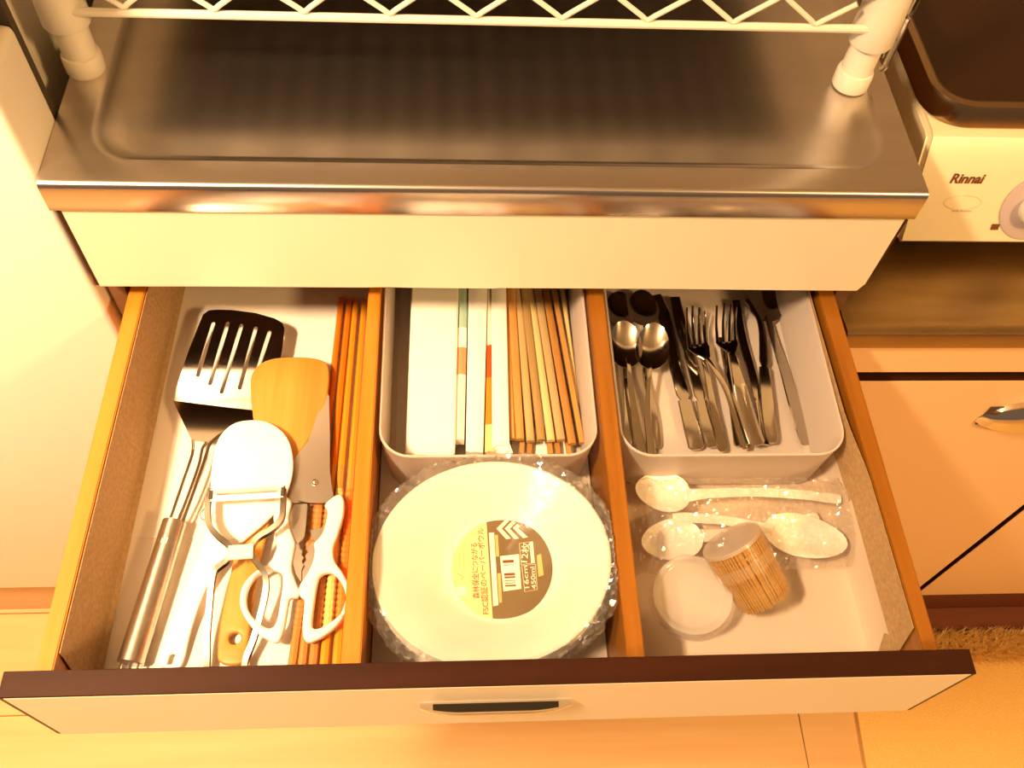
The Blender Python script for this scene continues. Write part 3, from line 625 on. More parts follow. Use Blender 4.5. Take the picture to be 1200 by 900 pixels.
hr = [(0.1786, -0.1439, -0.073), (0.1841, -0.1419, -0.073), (0.1875, -0.1475, -0.073), (0.1875, -0.1601, -0.073), (0.1843, -0.1751, -0.073), (0.1818, -0.1851, -0.073), (0.1834, -0.195, -0.073), (0.189, -0.2029, -0.073), (0.1941, -0.2126, -0.073), (0.1955, -0.2221, -0.073), (0.1937, -0.232, -0.073), (0.1894, -0.2405, -0.073), (0.1822, -0.2476, -0.073), (0.1748, -0.2522, -0.073), (0.1691, -0.2539, -0.073), (0.1654, -0.2508, -0.073), (0.1639, -0.243, -0.073), (0.1638, -0.2308, -0.073), (0.1635, -0.2233, -0.073), (0.1606, -0.2208, -0.073), (0.159, -0.2164, -0.073), (0.1601, -0.2113, -0.073), (0.1641, -0.2044, -0.073), (0.1672, -0.196, -0.073), (0.1683, -0.1868, -0.073), (0.1673, -0.1808, -0.073), (0.1724, -0.1742, -0.073), (0.1751, -0.1627, -0.073), (0.1752, -0.1544, -0.073), (0.173, -0.1502, -0.073)]
hri = [(0.174, -0.2058, -0.073), (0.1802, -0.2034, -0.073), (0.1862, -0.2073, -0.073), (0.1909, -0.2151, -0.073), (0.1929, -0.2233, -0.073), (0.1921, -0.2301, -0.073), (0.1885, -0.2356, -0.073), (0.1817, -0.241, -0.073), (0.1749, -0.2444, -0.073), (0.1716, -0.2441, -0.073), (0.1705, -0.2407, -0.073), (0.1709, -0.2266, -0.073), (0.172, -0.2128, -0.073)]
plate('right_handle', 'white_plastic', sx, [catmull(hr, 3, True), catmull(hri, 3, True)[::-1]], .0075, .0024, lambda x, y: -.0745)
hl = [(0.1429, -0.1428, -0.073), (0.1483, -0.1471, -0.073), (0.1477, -0.154, -0.073), (0.1473, -0.1609, -0.073), (0.1497, -0.1705, -0.073), (0.1536, -0.18, -0.073), (0.1532, -0.1892, -0.073), (0.1528, -0.1997, -0.073), (0.1568, -0.2106, -0.073), (0.1593, -0.2164, -0.073), (0.1588, -0.2211, -0.073), (0.1541, -0.2219, -0.073), (0.1528, -0.2269, -0.073), (0.1517, -0.2415, -0.073), (0.1496, -0.2511, -0.073), (0.1452, -0.2534, -0.073), (0.136, -0.2484, -0.073), (0.1295, -0.2429, -0.073), (0.1227, -0.2343, -0.073), (0.1187, -0.225, -0.073), (0.1187, -0.2144, -0.073), (0.1231, -0.2056, -0.073), (0.1309, -0.199, -0.073), (0.1366, -0.1948, -0.073), (0.1393, -0.1883, -0.073), (0.1403, -0.1824, -0.073), (0.1378, -0.1696, -0.073), (0.1358, -0.158, -0.073), (0.1378, -0.1497, -0.073)]
hli = [(0.1301, -0.2034, -0.073), (0.1365, -0.201, -0.073), (0.1445, -0.2021, -0.073), (0.1473, -0.2098, -0.073), (0.1467, -0.2255, -0.073), (0.1456, -0.239, -0.073), (0.1413, -0.2434, -0.073), (0.1333, -0.2393, -0.073), (0.1259, -0.2313, -0.073), (0.1231, -0.2232, -0.073), (0.1235, -0.2144, -0.073), (0.1264, -0.2075, -0.073)]
plate('left_handle', 'white_plastic', sx, [catmull(hl, 3, True), catmull(hli, 3, True)[::-1]], .0075, .0024, lambda x, y: -.0750)
for ol, q in (([(0.1461, -0.1591, -0.074), (0.1502, -0.1487, -0.074), (0.1597, -0.1481, -0.074), (0.1601, -0.1655, -0.074), (0.1593, -0.1756, -0.074), (0.1553, -0.1802, -0.074), (0.1504, -0.1728, -0.074)], -.0756), ([(0.1638, -0.1696, -0.074), (0.1725, -0.1677, -0.074), (0.1747, -0.1731, -0.074), (0.1689, -0.1791, -0.074), (0.165, -0.177, -0.074)], -.0756)):
    plate('bottle_opener', 'blade', sx, [xy(ol)], .0018, 0, lambda x, y: -.0752)
for ol in ([(0.1529, -0.1802, -0.074), (0.1559, -0.1796, -0.074), (0.1572, -0.1843, -0.074), (0.1589, -0.1856, -0.074), (0.1585, -0.1889, -0.074), (0.1605, -0.1909, -0.074), (0.1592, -0.1942, -0.074), (0.161, -0.1968, -0.074), (0.1595, -0.2007, -0.074), (0.1602, -0.2097, -0.074), (0.1561, -0.2039, -0.074), (0.1521, -0.1928, -0.074)], [(0.1671, -0.1798, -0.074), (0.1684, -0.1891, -0.074), (0.1666, -0.1989, -0.074), (0.1615, -0.211, -0.074), (0.1602, -0.202, -0.074), (0.1617, -0.1981, -0.074), (0.1606, -0.1955, -0.074), (0.1625, -0.1929, -0.074), (0.1613, -0.1896, -0.074), (0.1633, -0.187, -0.074), (0.1624, -0.1837, -0.074), (0.1641, -0.181, -0.074)]):
    plate('nutcracker_jaw', 'blade', sx, [xy(ol)], .0018, 0, lambda x, y: -.0752)

# cooking chopsticks
def ribbed_stick(a, b, zc, mats, label, r0=.0036, r1=.0027, cut=None):
    """b: thick front end, a: thin back end"""
    a, b = V((a[0], a[1], zc - .0008)), V((b[0], b[1], zc)); d = a - b; Ln = d.length
    t = thing('cooking_chopstick', label, 'chopstick', (b.x, b.y, -.0895), 'ribbed cooking chopsticks beside the left divider')
    y_at = lambda y: (y - b.y) / d.y
    s1, s2, s3 = y_at(RIB[0]), y_at(RIB[1]), y_at(RIB[2])
    def seg(name, u0, u1, m, ribs=0):
        bm = bmesh.new(); n = max(2, ribs * 4 + 1); P = []; Rr = []
        for k in range(n):
            u = u0 + (u1 - u0) * k / (n - 1); r = r0 + (r1 - r0) * u
            if ribs: r += .0004 * math.sin(2 * math.pi * ribs * k / (n - 1)) + .0002
            P.append(b + d * u); Rr.append(r)
        tube(bm, P, Rr, 8); finish(name, bm, m, t)
    seg('grip_end', 0, s1, mats[0]); seg('ribbed_band', s1, min(s2, 1), mats[1], 24)
    if s2 < 1: seg('bare_band', s2, min(s3, 1), 'bamboo')
    if s3 < 1: seg('tip', s3, 1, mats[2])
    return t
RIB = [p[1] for p in [(0.1657, -0.2412, -0.083), (0.1736, -0.132, -0.083), (0.1822, -0.1114, -0.083)]]
ck = [(0.1726, 0.0539, -0.0835), (0.1643, -0.2621, -0.0835), (0.1797, 0.0521, -0.0835), (0.1716, -0.2622, -0.0835), (0.1854, 0.0512, -0.0835), (0.1793, -0.2624, -0.0835), (0.1928, 0.0512, -0.0835), (0.1879, -0.2626, -0.0835), (0.1677, -0.0526, -0.0835), (0.1575, -0.2619, -0.0835)]
def fe(a, b): # run the thick end up to just short of the front board
    a, b = V(a), V(b); y = YB + .003; return b + (b - a) * ((y - b.y) / (b.y - a.y))
ribbed_stick(ck[0], fe(ck[0], ck[1]), -.0848, ('stick_brown', 'rib_brown', 'lacquer_orange'), 'orange ribbed chopstick, second from the left of the fanned five')
ribbed_stick(ck[2], fe(ck[2], ck[3]), -.0848, ('stick_brown', 'rib_brown', 'lacquer_orange'), 'orange ribbed chopstick, middle one of the fanned five')
ribbed_stick(ck[4], fe(ck[4], ck[5]), -.0846, ('lacquer_amber', 'rib_gold', 'lacquer_amber'), 'amber chopstick with pale gold ribbed band, next to the rightmost')
ribbed_stick(ck[6], fe(ck[6], ck[7]), -.0846, ('lacquer_amber', 'rib_red', 'lacquer_amber'), 'chopstick with orange red ribbed band, rightmost against the divider')
ribbed_stick(ck[8], fe(ck[8], ck[9]), -.0850, ('stick_brown', 'rib_brown', 'lacquer_orange'), 'brown ribbed chopstick, leftmost, mostly under the scissors')

# ================================================================== TRAYS
def tray(name, label, x0, x1, y0, y1, zt, zb, r, taper=.004, skew=0):
    th = .0014
    def ring(d, z, rad): return [(x + skew * (y - y0), y, z) for x, y in rrect(x0 + d, x1 - d, y0 + d, y1 - d, max(rad - d, .004), 8)]
    bm = bmesh.new()
    R = [ring(taper + .004, zb, r), ring(taper, zb + .004, r), ring(.0008, zt - .003, r), ring(0, zt - .001, r), ring(.0004, zt, r), ring(.0016, zt, r), ring(.0022, zt - .001, r), ring(taper + th, zb + .005, r), ring(taper + .005, zb + .0014, r)]
    loft(bm, R); return tag(finish(name, bm, 'tray'), label, 'tray')
TZ = -.0280
t1 = [(0.2147, -0.1223, -0.028), (0.3781, -0.1236, -0.028), (0.2936, -0.1335, -0.028)]; t2 = [(0.3941, -0.1237, -0.028), (0.5701, -0.1103, -0.028), (0.4712, -0.1344, -0.028)]
tray('organizer_tray', 'frosted plastic tray holding disposable chopsticks, middle compartment', t1[0][0], min(t1[1][0], .3775), t1[2][1], .105, TZ, DZ + .0008, .024)
tray('organizer_tray', 'frosted plastic tray holding the steel cutlery, right compartment', t2[0][0], .5672, t2[2][1], .105, TZ, DZ + .0008, .024)

# ---- contents of the chopstick tray
wc = [(0.233, -0.1131, -0.062), (0.2709, -0.1134, -0.062), (0.2748, 0.0408, -0.062), (0.2347, 0.0406, -0.062)]
yb_ = .095
def back_ext(a, b, y): a, b = V(a), V(b); return a + (b - a) * ((y - a.y) / (b.y - a.y))
q0, q1 = wc[0], wc[1]; q2 = back_ext(wc[1], wc[2], yb_); q3 = back_ext(wc[0], wc[3], yb_)
bm = bmesh.new(); ol = [(p[0], p[1]) for p in (q0, q1, q2, q3)]
loft(bm, [[(x, y, -.0830) for x, y in ol], [(x, y, -.0620) for x, y in ol]]); bmesh.ops.bevel(bm, geom=bm.edges[:], offset=.001, segments=2, affect='EDGES')
tag(finish('paper_packet', bm, 'white_paper'), 'blank white paper packet along the left of the chopstick tray', 'packet')
def strip(bm, a0, a1, b0, b1, z0, z1, crown=.0006):
    """flat sleeve between front edge a0-a1 and back edge b0-b1"""
    R = []
    for k in range(9):
        t = k / 8; l = V(a0).lerp(V(b0), t); r = V(a1).lerp(V(b1), t); w = r - l
        R.append([(l.x, l.y, z0), (r.x, r.y, z0), (r.x, r.y, z1 - .0008), (l.x + w.x * .75, r.y, z1), (l.x + w.x * .5, r.y, z1 + crown), (l.x + w.x * .25, r.y, z1), (l.x, l.y, z1 - .0008)])
    loft(bm, R)
def sleeve(label, front, back, secs, m='white_paper', z0=-.074, z1=-.0665, group='chopsticks in paper sleeves'):
    """secs: list of (start fraction, end fraction, material, name) from front"""
    a0, a1 = front; b0, b1 = back; b0 = back_ext(a0, b0, yb_); b1 = back_ext(a1, b1, yb_)
    t = thing('sleeved_chopsticks', label, 'chopsticks', (a0[0], a0[1], z0), group)
    for s, e, mm, nm in secs:
        bm = bmesh.new(); strip(bm, V(a0).lerp(V(b0), s), V(a1).lerp(V(b1), s), V(a0).lerp(V(b0), e), V(a1).lerp(V(b1), e), z0, z1); finish(nm, bm, mm, t)
    return t
F = lambda yy, a, b: (yy - a[1]) / (yb_ - a[1])
sA = [(0.2704, -0.0988, -0.067), (0.2784, -0.0988, -0.067), (0.2749, 0.0447, -0.067), (0.283, 0.0447, -0.067), (0.2716, -0.0115, -0.067), (0.2714, -0.0385, -0.067), (0.2717, 0.0085, -0.067)]; yA = [p[1] for p in sA]
fr_ = lambda y, y0: (y - y0) / (yb_ - y0)
sleeve('narrow chopstick sleeve with teal back and red front print', (sA[0], sA[1]), (sA[2], sA[3]), [(0, fr_(yA[5], yA[0]), 'faded' in M and 'faded' or 'label_white', 'sleeve_front'), (fr_(yA[5], yA[0]), fr_(yA[4], yA[0]), 'pink', 'red_print'), (fr_(yA[4], yA[0]), fr_(yA[6], yA[0]), 'white_paper', 'sleeve_middle'), (fr_(yA[6], yA[0]), 1, 'teal', 'teal_print')], z1=-.0655)
sB = [(0.2795, -0.1095, -0.064), (0.2928, -0.1111, -0.064), (0.2837, 0.0424, -0.064), (0.2999, 0.0425, -0.064)]; sleeve('plain white chopstick sleeve left of the bright orange print', (sB[0], sB[1]), (sB[2], sB[3]), [(0, 1, 'white_paper', 'sleeve')], z1=-.0635)
sC = [(0.2942, -0.1095, -0.067), (0.3042, -0.1096, -0.067), (0.3004, 0.0448, -0.067), (0.3038, 0.0448, -0.067), (0.2994, -0.009, -0.067), (0.3007, -0.0411, -0.067), (0.2995, -0.0851, -0.067)]; yC = [p[1] for p in sC]
f1, f2, f3_ = fr_(yC[6], yC[0]), fr_(yC[5], yC[0]), fr_(yC[4], yC[0])
sleeve('opened chopstick sleeve with bright red and orange print', (sC[0], sC[1]), (sC[2], sC[3]), [(0, f1, 'stick_pale', 'bare_stick_ends'), (f1, f2, 'orange', 'orange_print'), (f2, f3_, 'red', 'red_print'), (f3_, 1, 'label_white', 'sleeve')], z1=-.0660)
sD = [(0.3001, -0.1074, -0.064), (0.3135, -0.1052, -0.064), (0.3036, 0.0425, -0.064), (0.3161, 0.0426, -0.064)]; sleeve('plain white chopstick sleeve right of the bright orange print', (sD[0], sD[1]), (sD[2], sD[3]), [(0, 1, 'white_paper', 'sleeve')], z1=-.0630)
bm = bmesh.new(); c0 = [(0.303, -0.1041, -0.066), (0.3137, -0.1027, -0.066), (0.3161, -0.111, -0.066), (0.3101, -0.1124, -0.066), (0.3021, -0.1109, -0.066)]
loft(bm, [[(p[0], p[1], -.0745) for p in c0], [(p[0], p[1], -.0655 + .0012 * (k % 2)) for k, p in enumerate(c0)]]); e_ = finish('crumpled_end', bm, 'white_paper', bpy.data.objects['sleeved_chopsticks.003'])
tops = (594, 599.5, 607.5, 615, 622, 631, 640.5, 650.5, 659.5); bot = (601, 609.5, 622, 634.5, 646, 657.5, 671, 682.5, 677)
ends = (514, 516, 516, 516, 515, 516, 519, 520, 470)
P_ = [(0.3172, 0.0456, -0.068), (0.3168, -0.0963, -0.068), (0.3213, 0.0457, -0.068), (0.3225, -0.0978, -0.068), (0.3273, 0.0457, -0.068), (0.3309, -0.0983, -0.068), (0.3329, 0.0457, -0.068), (0.3393, -0.0987, -0.068), (0.3381, 0.0458, -0.068), (0.3472, -0.098, -0.068), (0.3448, 0.0458, -0.068), (0.355, -0.0985, -0.068), (0.3519, 0.0458, -0.068), (0.3639, -0.1012, -0.068), (0.3594, 0.0459, -0.068), (0.3717, -0.1013, -0.068), (0.3673, 0.0459, -0.068), (0.371, -0.0628, -0.068)]
names = ('gold', 'gold', 'tan', 'olive', 'pale', 'tan', 'brown', 'gold', 'pale')
words = ('thin golden stick tight against the white sleeve', 'broad golden stick, leftmost wide one of the bare row', 'greyish tan stick, third of the bare row', 'dull olive stick between the grey and the palest one', 'palest stick in the middle of the bare row', 'light tan stick right of the palest one', 'dark golden stick with broken end, third from the right', 'slanted golden stick reaching furthest right', 'short pale sliver of stick against the right tray wall')
for k in range(9):
    a, b = V(P_[2 * k]), V(P_[2 * k + 1]); a = back_ext(b, a, yb_); z = -.0705 + (.002 if k % 2 else 0)
    if k == 8: z = -.074
    bm = bmesh.new(); w = .0064 if k not in (0, 8, 7) else .0044
    sweep(bm, [V((b.x, b.y, z)), V((a.x, a.y, z))], [(-w / 2, -.002), (w / 2, -.002), (w / 2, .0012), (w * .3, .0022), (-w * .3, .0022), (-w / 2, .0012)]); 
    tag(finish('disposable_chopstick', bm, 'stick_' + names[k]), words[k], 'chopstick', 'bare disposable chopsticks')
P2 = [(0.3238, -0.1048, -0.078), (0.3291, -0.0647, -0.078), (0.33, -0.1048, -0.078), (0.3347, -0.0648, -0.078), (0.347, -0.1057, -0.078), (0.346, -0.0648, -0.078), (0.3531, -0.1058, -0.078), (0.3516, -0.0648, -0.078), (0.362, -0.1058, -0.078), (0.36, -0.0649, -0.078)]
w2 = ('thin stick end poking out under the row, leftmost', 'thin stick end poking out under the row, second from left', 'thin stick end poking out below the palest stick', 'thin stick end poking out, second from right', 'thin stick end poking out, rightmost below the row')
for k in range(5):
    a, b = V(P2[2 * k + 1]), V(P2[2 * k]); a = back_ext(b, a, -.02)
    bm = bmesh.new(); sweep(bm, [V((b.x, b.y, -.0790)), V((a.x, a.y, -.0790))], rect(.0038, .0036)); tag(finish('disposable_chopstick', bm, 'stick_brown' if k % 2 else 'stick_gold'), w2[k], 'chopstick', 'bare disposable chopsticks')
c1 = [(0.3167, -0.1034, -0.082), (0.366, -0.1038, -0.082), (0.3679, -0.0787, -0.082), (0.3176, -0.0784, -0.082)]
sheet('paper_slip', 'white_paper', xy(c1), -.0842, 'white paper slip under the ends of the bare chopsticks', 'paper')

# ---- cutlery
CZ = DZ + .0034
def smooth_w(ws, n, k): # interpolate widths
    f = k / (n - 1) * (len(ws) - 1); i0 = min(int(f), len(ws) - 2); t = f - i0; return ws[i0] * (1 - t) + ws[i0 + 1] * t
def handle_mesh(bm, pts, ws, th=.0016):
    P = catmull(pts, 5); n = len(P)
    S_ = []
    for k in range(n):
        w = smooth_w(ws, n, k); h = th
        if k == n - 1: w *= .55
        S_.append([(-w / 2, 0), (-w * .38, -h / 2), (0, -h * .55), (w * .38, -h / 2), (w / 2, 0), (w * .42, h / 2), (0, h * .60), (-w * .42, h / 2)])
    sweep(bm, P, S_)
def bowl_mesh(bm, c, axis, L, Wd, depth, th=.0008, n=16, m=24, tilt=0):
    c = V(c); ax = V((axis[0], axis[1], 0)).normalized(); sd = V((-ax.y, ax.x, 0))
    def P(r, a, dz):
        u, v = r * math.cos(a), r * math.sin(a); ww = Wd * (1 - .12 * u)
        return c + ax * (u * L) + sd * (v * ww) + V((0, 0, -depth * (1 - r * r) + dz + tilt * u * L))
    top = [[bm.verts.new(P(r / n, 2 * math.pi * k / m, 0)) for k in range(m)] for r in range(1, n + 1)]
    bot = [[bm.verts.new(P(r / n, 2 * math.pi * k / m, -th)) for k in range(m)] for r in range(1, n + 1)]
    tc = bm.verts.new(P(0, 0, 0)); bc = bm.verts.new(P(0, 0, -th))
    for lay, ce in ((top, tc), (bot, bc)):
        for k in range(m): bm.faces.new((ce, lay[0][k], lay[0][(k + 1) % m]))
        for a, b in zip(lay, lay[1:]):
            for k in range(m): bm.faces.new((a[k], a[(k + 1) % m], b[(k + 1) % m], b[k]))
    for k in range(m): bm.faces.new((top[-1][k], top[-1][(k + 1) % m], bot[-1][(k + 1) % m], bot[-1][k]))
def with_z(L, zs): return [(p[0], p[1], z) for p, z in zip(L, zs)]
def spoon(label, c, neck, pts, ws, L, Wd, depth=.004, tilt=0, name='teaspoon', group='cutlery in the right tray', zb=None):
    t = thing(name, label, 'spoon', (c[0], c[1], DZ + .003), group)
    bm = bmesh.new(); handle_mesh(bm, pts, ws); finish('handle', bm, 'cutlery', t)
    bm = bmesh.new(); ax = V(c) - V(pts[0]); bowl_mesh(bm, c, ax, L, Wd, depth, tilt=tilt); finish('bowl', bm, 'cutlery', t)
    return t
def lift(L, z0, z1, z2=None):
    n = len(L); return [(p[0], p[1], z0 + (z1 - z0) * k / (n - 1)) for k, p in enumerate(L)]
s1 = [(0.4157, -0.0078, -0.066)]; s1h = [(0.4159, -0.022, -0.072), (0.4164, -0.0306, -0.072), (0.4167, -0.0482, -0.072), (0.418, -0.0687, -0.072), (0.4197, -0.091, -0.072), (0.4215, -0.1057, -0.072)]
spoon('front left teaspoon beside the divider, bright hollow bowl upward', s1[0], None, with_z(s1h, (-.0665, -.0668, -.070, -.074, -.078, -.080)), [.0035, .0032, .0042, .0060, .0078, .0082], .0205, .0142, .0048, tilt=.26)
s2 = [(0.4389, -0.0096, -0.066)]; s2h = [(0.436, -0.0246, -0.072), (0.4332, -0.0357, -0.072), (0.4303, -0.0541, -0.072), (0.4284, -0.0768, -0.072), (0.4291, -0.0942, -0.072), (0.4291, -0.1058, -0.072)]
spoon('second teaspoon from the divider, bright hollow bowl upward', s2[0], None, with_z(s2h, (-.0665, -.0668, -.070, -.075, -.079, -.0815)), [.0035, .0032, .0040, .0058, .0072, .0076], .0205, .0142, .0048, tilt=.26)
s3 = [(0.4179, 0.0378, -0.078)]; s3h = [(0.4179, 0.0187, -0.081), (0.4171, -0.0038, -0.081), (0.4149, -0.0385, -0.081), (0.4144, -0.0634, -0.081), (0.413, -0.0836, -0.081), (0.4124, -0.0954, -0.081)]
spoon('dark teaspoon lying under the front left teaspoon', s3[0], None, lift(s3h, -.0795, -.0835), [.0035, .0032, .0042, .0060, .0074, .0078], .0195, .0138, .005)
s4 = [(0.4376, 0.0368, -0.074)]; s4h = [(0.437, 0.0173, -0.079), (0.4352, -0.0051, -0.079), (0.4321, -0.0312, -0.079), (0.4349, -0.0565, -0.079), (0.4362, -0.0809, -0.079), (0.4355, -0.0982, -0.079)]
spoon('dark teaspoon lying under the second teaspoon', s4[0], None, lift(s4h, -.0755, -.0842), [.0035, .0032, .0042, .0060, .0070, .0072], .0195, .0138, .005)
def fork(label, hp, ws, tips, z_root, z_tip, group='cutlery in the right tray', root=None, wroot=.019):
    t = thing('table_fork', label, 'fork', (hp[0][0], hp[0][1], DZ + .003), group)
    bm = bmesh.new(); handle_mesh(bm, hp, ws); finish('handle', bm, 'cutlery', t)
    bm = bmesh.new(); root = V(root); d = (root - V(hp[0])).normalized(); sd = V((-d.y, d.x, 0)).normalized()
    rings = []
    for u, w in ((0, .006), (.3, .011), (.65, .017), (1, wroot)):
        p = V(hp[0]).lerp(root, u); rings.append([p - sd * w / 2 + V((0, 0, .0012)), p + V((0, 0, -.0008)), p + sd * w / 2 + V((0, 0, .0012)), p + sd * w / 2 + V((0, 0, .0001)), p + V((0, 0, -.0018)), p - sd * w / 2 + V((0, 0, .0001))])
    loft(bm, rings); finish('fork_root', bm, 'cutlery', t)
    for k in range(len(tips)):
        a = root + sd * (wroot * (.42 - .84 * k / (len(tips) - 1))) * (1 if sd.x < 0 else -1) - d * .001; b = V(tips[k]); mid = a.lerp(b, .55) + V((0, 0, -.003))
        bm = bmesh.new(); P = catmull([a, mid, b], 5); sweep(bm, P, [flat(.0030 * (1 - .45 * i / (len(P) - 1)), .0014) for i in range(len(P))]); finish('tine', bm, 'cutlery', t)
    return t
def knife(label, hp, ws, name='table_knife', cat='knife'):
    t = thing(name, label, cat, (hp[-1][0], hp[-1][1], DZ + .003), 'cutlery in the right tray')
    bm = bmesh.new(); k = len(hp) // 2 + 1; handle_mesh(bm, hp[:k], ws[:k]); finish('blade', bm, 'cutlery', t)
    bm = bmesh.new(); handle_mesh(bm, hp[k - 1:], ws[k - 1:], .0022); finish('handle', bm, 'cutlery', t)
    return t
kA = [(0.4519, 0.0542, -0.082), (0.4568, 0.0315, -0.082), (0.4599, -0.0146, -0.082), (0.4632, -0.0548, -0.082), (0.4656, -0.0834, -0.082), (0.4673, -0.1008, -0.082)]; knife('wide dark knife with lit handle end, right of the teaspoons', lift(kA, -.0795, -.0822), [.010, .012, .0125, .0115, .0135, .0135])
kB = [(0.4688, 0.0524, -0.082), (0.4705, 0.0195, -0.082), (0.4748, -0.0146, -0.082), (0.4777, -0.0549, -0.082), (0.4794, -0.0819, -0.082), (0.4811, -0.0986, -0.082)]; knife('second dark knife, close beside the first one', lift(kB, -.0800, -.0825), [.010, .012, .0115, .0105, .0125, .0120])
f1 = [(0.4822, -0.0173, -0.074), (0.484, -0.0345, -0.074), (0.4849, -0.0613, -0.074), (0.4871, -0.084, -0.074), (0.4881, -0.1036, -0.074)]; f1t = [(0.4749, 0.0328, -0.066), (0.4805, 0.0347, -0.066), (0.4863, 0.0329, -0.066), (0.4903, 0.0292, -0.066)]; f1r = [(0.4804, -0.0007, -0.075)]
fork('fork with its tines under the leftmost of the bright tines', with_z(f1, (-.0730, -.0745, -.0765, -.079, -.0805)), [.0042, .0045, .0060, .0075, .0085], with_z(f1t, (-.0690,) * 4), 0, 0, root=(f1r[0][0], f1r[0][1], -.0765))
f2 = [(0.4844, -0.0208, -0.07), (0.49, -0.032, -0.07), (0.4984, -0.0522, -0.07), (0.5033, -0.0824, -0.07), (0.5067, -0.1028, -0.07)]; f2t = [(0.4725, 0.027, -0.062), (0.4783, 0.0308, -0.062), (0.484, 0.0289, -0.062), (0.4871, 0.0244, -0.062)]; f2r = [(0.4788, -0.0053, -0.071)]
fork('fork nested on another fork, slender handle curving right', with_z(f2, (-.0690, -.0705, -.0735, -.0760, -.078)), [.0042, .0044, .0056, .0070, .0080], with_z(f2t, (-.0640,) * 4), 0, 0, root=(f2r[0][0], f2r[0][1], -.0720))
hC = [(0.5058, 0.0104, -0.082), (0.5052, -0.0208, -0.082), (0.504, -0.055, -0.082), (0.5027, -0.0836, -0.082), (0.5019, -0.0971, -0.082)]; knife('narrow utensil handle between the two fork handles', lift(hC, -.0830, -.0842), [.006, .0055, .0055, .006, .006], 'cutlery_handle', 'cutlery')
f3 = [(0.5055, -0.0182, -0.07), (0.5067, -0.0329, -0.07), (0.5086, -0.0556, -0.07), (0.5118, -0.0824, -0.07), (0.5154, -0.1013, -0.07)]; f3t = [(0.4986, 0.0284, -0.06), (0.5057, 0.0308, -0.06), (0.5116, 0.0299, -0.06), (0.5156, 0.0267, -0.06)]; f3r = [(0.5036, -0.0038, -0.068)]
fork('fork with brightly lit tines and the broadest pale handle', with_z(f3, (-.0655, -.0665, -.069, -.072, -.074)), [.0055, .0080, .0125, .0138, .0140], with_z(f3t, (-.0600,) * 4), 0, 0, root=(f3r[0][0], f3r[0][1], -.0680))
kD = [(0.524, 0.0492, -0.08), (0.5233, 0.0091, -0.08), (0.5254, -0.0221, -0.08), (0.5269, -0.0546, -0.08), (0.5279, -0.0728, -0.08), (0.5257, -0.096, -0.08)]; knife('dark blade slanting behind the brightest fork', lift(kD, -.0800, -.0835), [.008, .0085, .008, .0078, .0105, .0120])
hE = [(0.5322, 0.047, -0.077), (0.5384, 0.0337, -0.077), (0.5413, 0.0161, -0.077), (0.5361, -0.0241, -0.077), (0.5319, -0.0622, -0.077), (0.5296, -0.0969, -0.077)]; knife('curved dark utensil with vertical handle, third from the right wall', lift(hE, -.0760, -.0790), [.005, .005, .0065, .0090, .0120, .0110], 'cutlery_handle', 'cutlery')
s5 = [(0.5498, 0.0478, -0.078)]; s5h = [(0.5495, 0.0303, -0.08), (0.5509, 0.0091, -0.08), (0.5543, -0.0239, -0.08), (0.5566, -0.0564, -0.08), (0.5588, -0.0811, -0.08), (0.5606, -0.0963, -0.08)]
spoon('tablespoon nearest the right tray wall, flat grey handle', s5[0], None, lift(s5h, -.0785, -.0835), [.0055, .0068, .0090, .0108, .0118, .0112], .0240, .0160, .006, name='tablespoon')

# ================================================================== PAPER BOWLS IN FILM
BC = V((.2948, -.2112, -.0300)); RX, RY = .0815, .0745
LB = V([(0.3041, -0.2067, -0.063)][0])           # centre of the bowl bottom inside
TL = .0055
def bowl_pt(r, z, a, dz=0):
    """r 0..1 from bottom centre to rim, z height fraction 0..1; bottom centre is offset from rim centre as the stack leans"""
    c = LB.lerp(BC, z); lean = V((.0085 * r * math.cos(a) * 1, 0, 0))
    p = V((c.x + RX * r * math.cos(a), c.y + RY * r * math.sin(a), c.z + .0075 * r * math.cos(a) + dz))
    return p
prof = [(0, 0), (.30, 0), (.43, .0), (.49, .012), (.53, .06), (.565, .14), (.70, .46), (.83, .74), (.93, .92), (.965, .96), (.985, .985), (1.0, .985), (1.008, .955)]
def make_bowl(dz, th=.0006):
    bm = bmesh.new(); n = 72; R = []
    for r, z in prof:
        ring = []
        for k in range(n):
            a = 2 * math.pi * k / n; fl = .0005 * math.sin(a * 36) * max(0, (r - .5)) if r < .95 else 0
            p = bowl_pt(r, z, a, dz); p.z += fl; ring.append(p)
        R.append(ring)
    back = [[p + V((0, 0, -th)) for p in ring] for ring in R[1:]][::-1]
    rings = [r for r in R[1:]] + back
    loft(bm, [[tuple(p) for p in r] for r in rings])
    return bm
bm = make_bowl(0); tag(finish('paper_bowl', bm, 'bowl', smooth=60), 'top white paper bowl of the stack, open and facing up', 'bowl', 'stacked paper bowls')
b1_ = None
for k in range(1, 12):
    if b1_ is None:
        bm = make_bowl(-.0013); b1_ = finish('paper_bowl', bm, 'bowl', smooth=60); tag(b1_, 'white paper bowl nested under the top one, only its rim edge showing', 'bowl', 'stacked paper bowls')
    else:
        c = b1_.copy(); COL.objects.link(c); c.location.z -= .0013 * (k - 1)
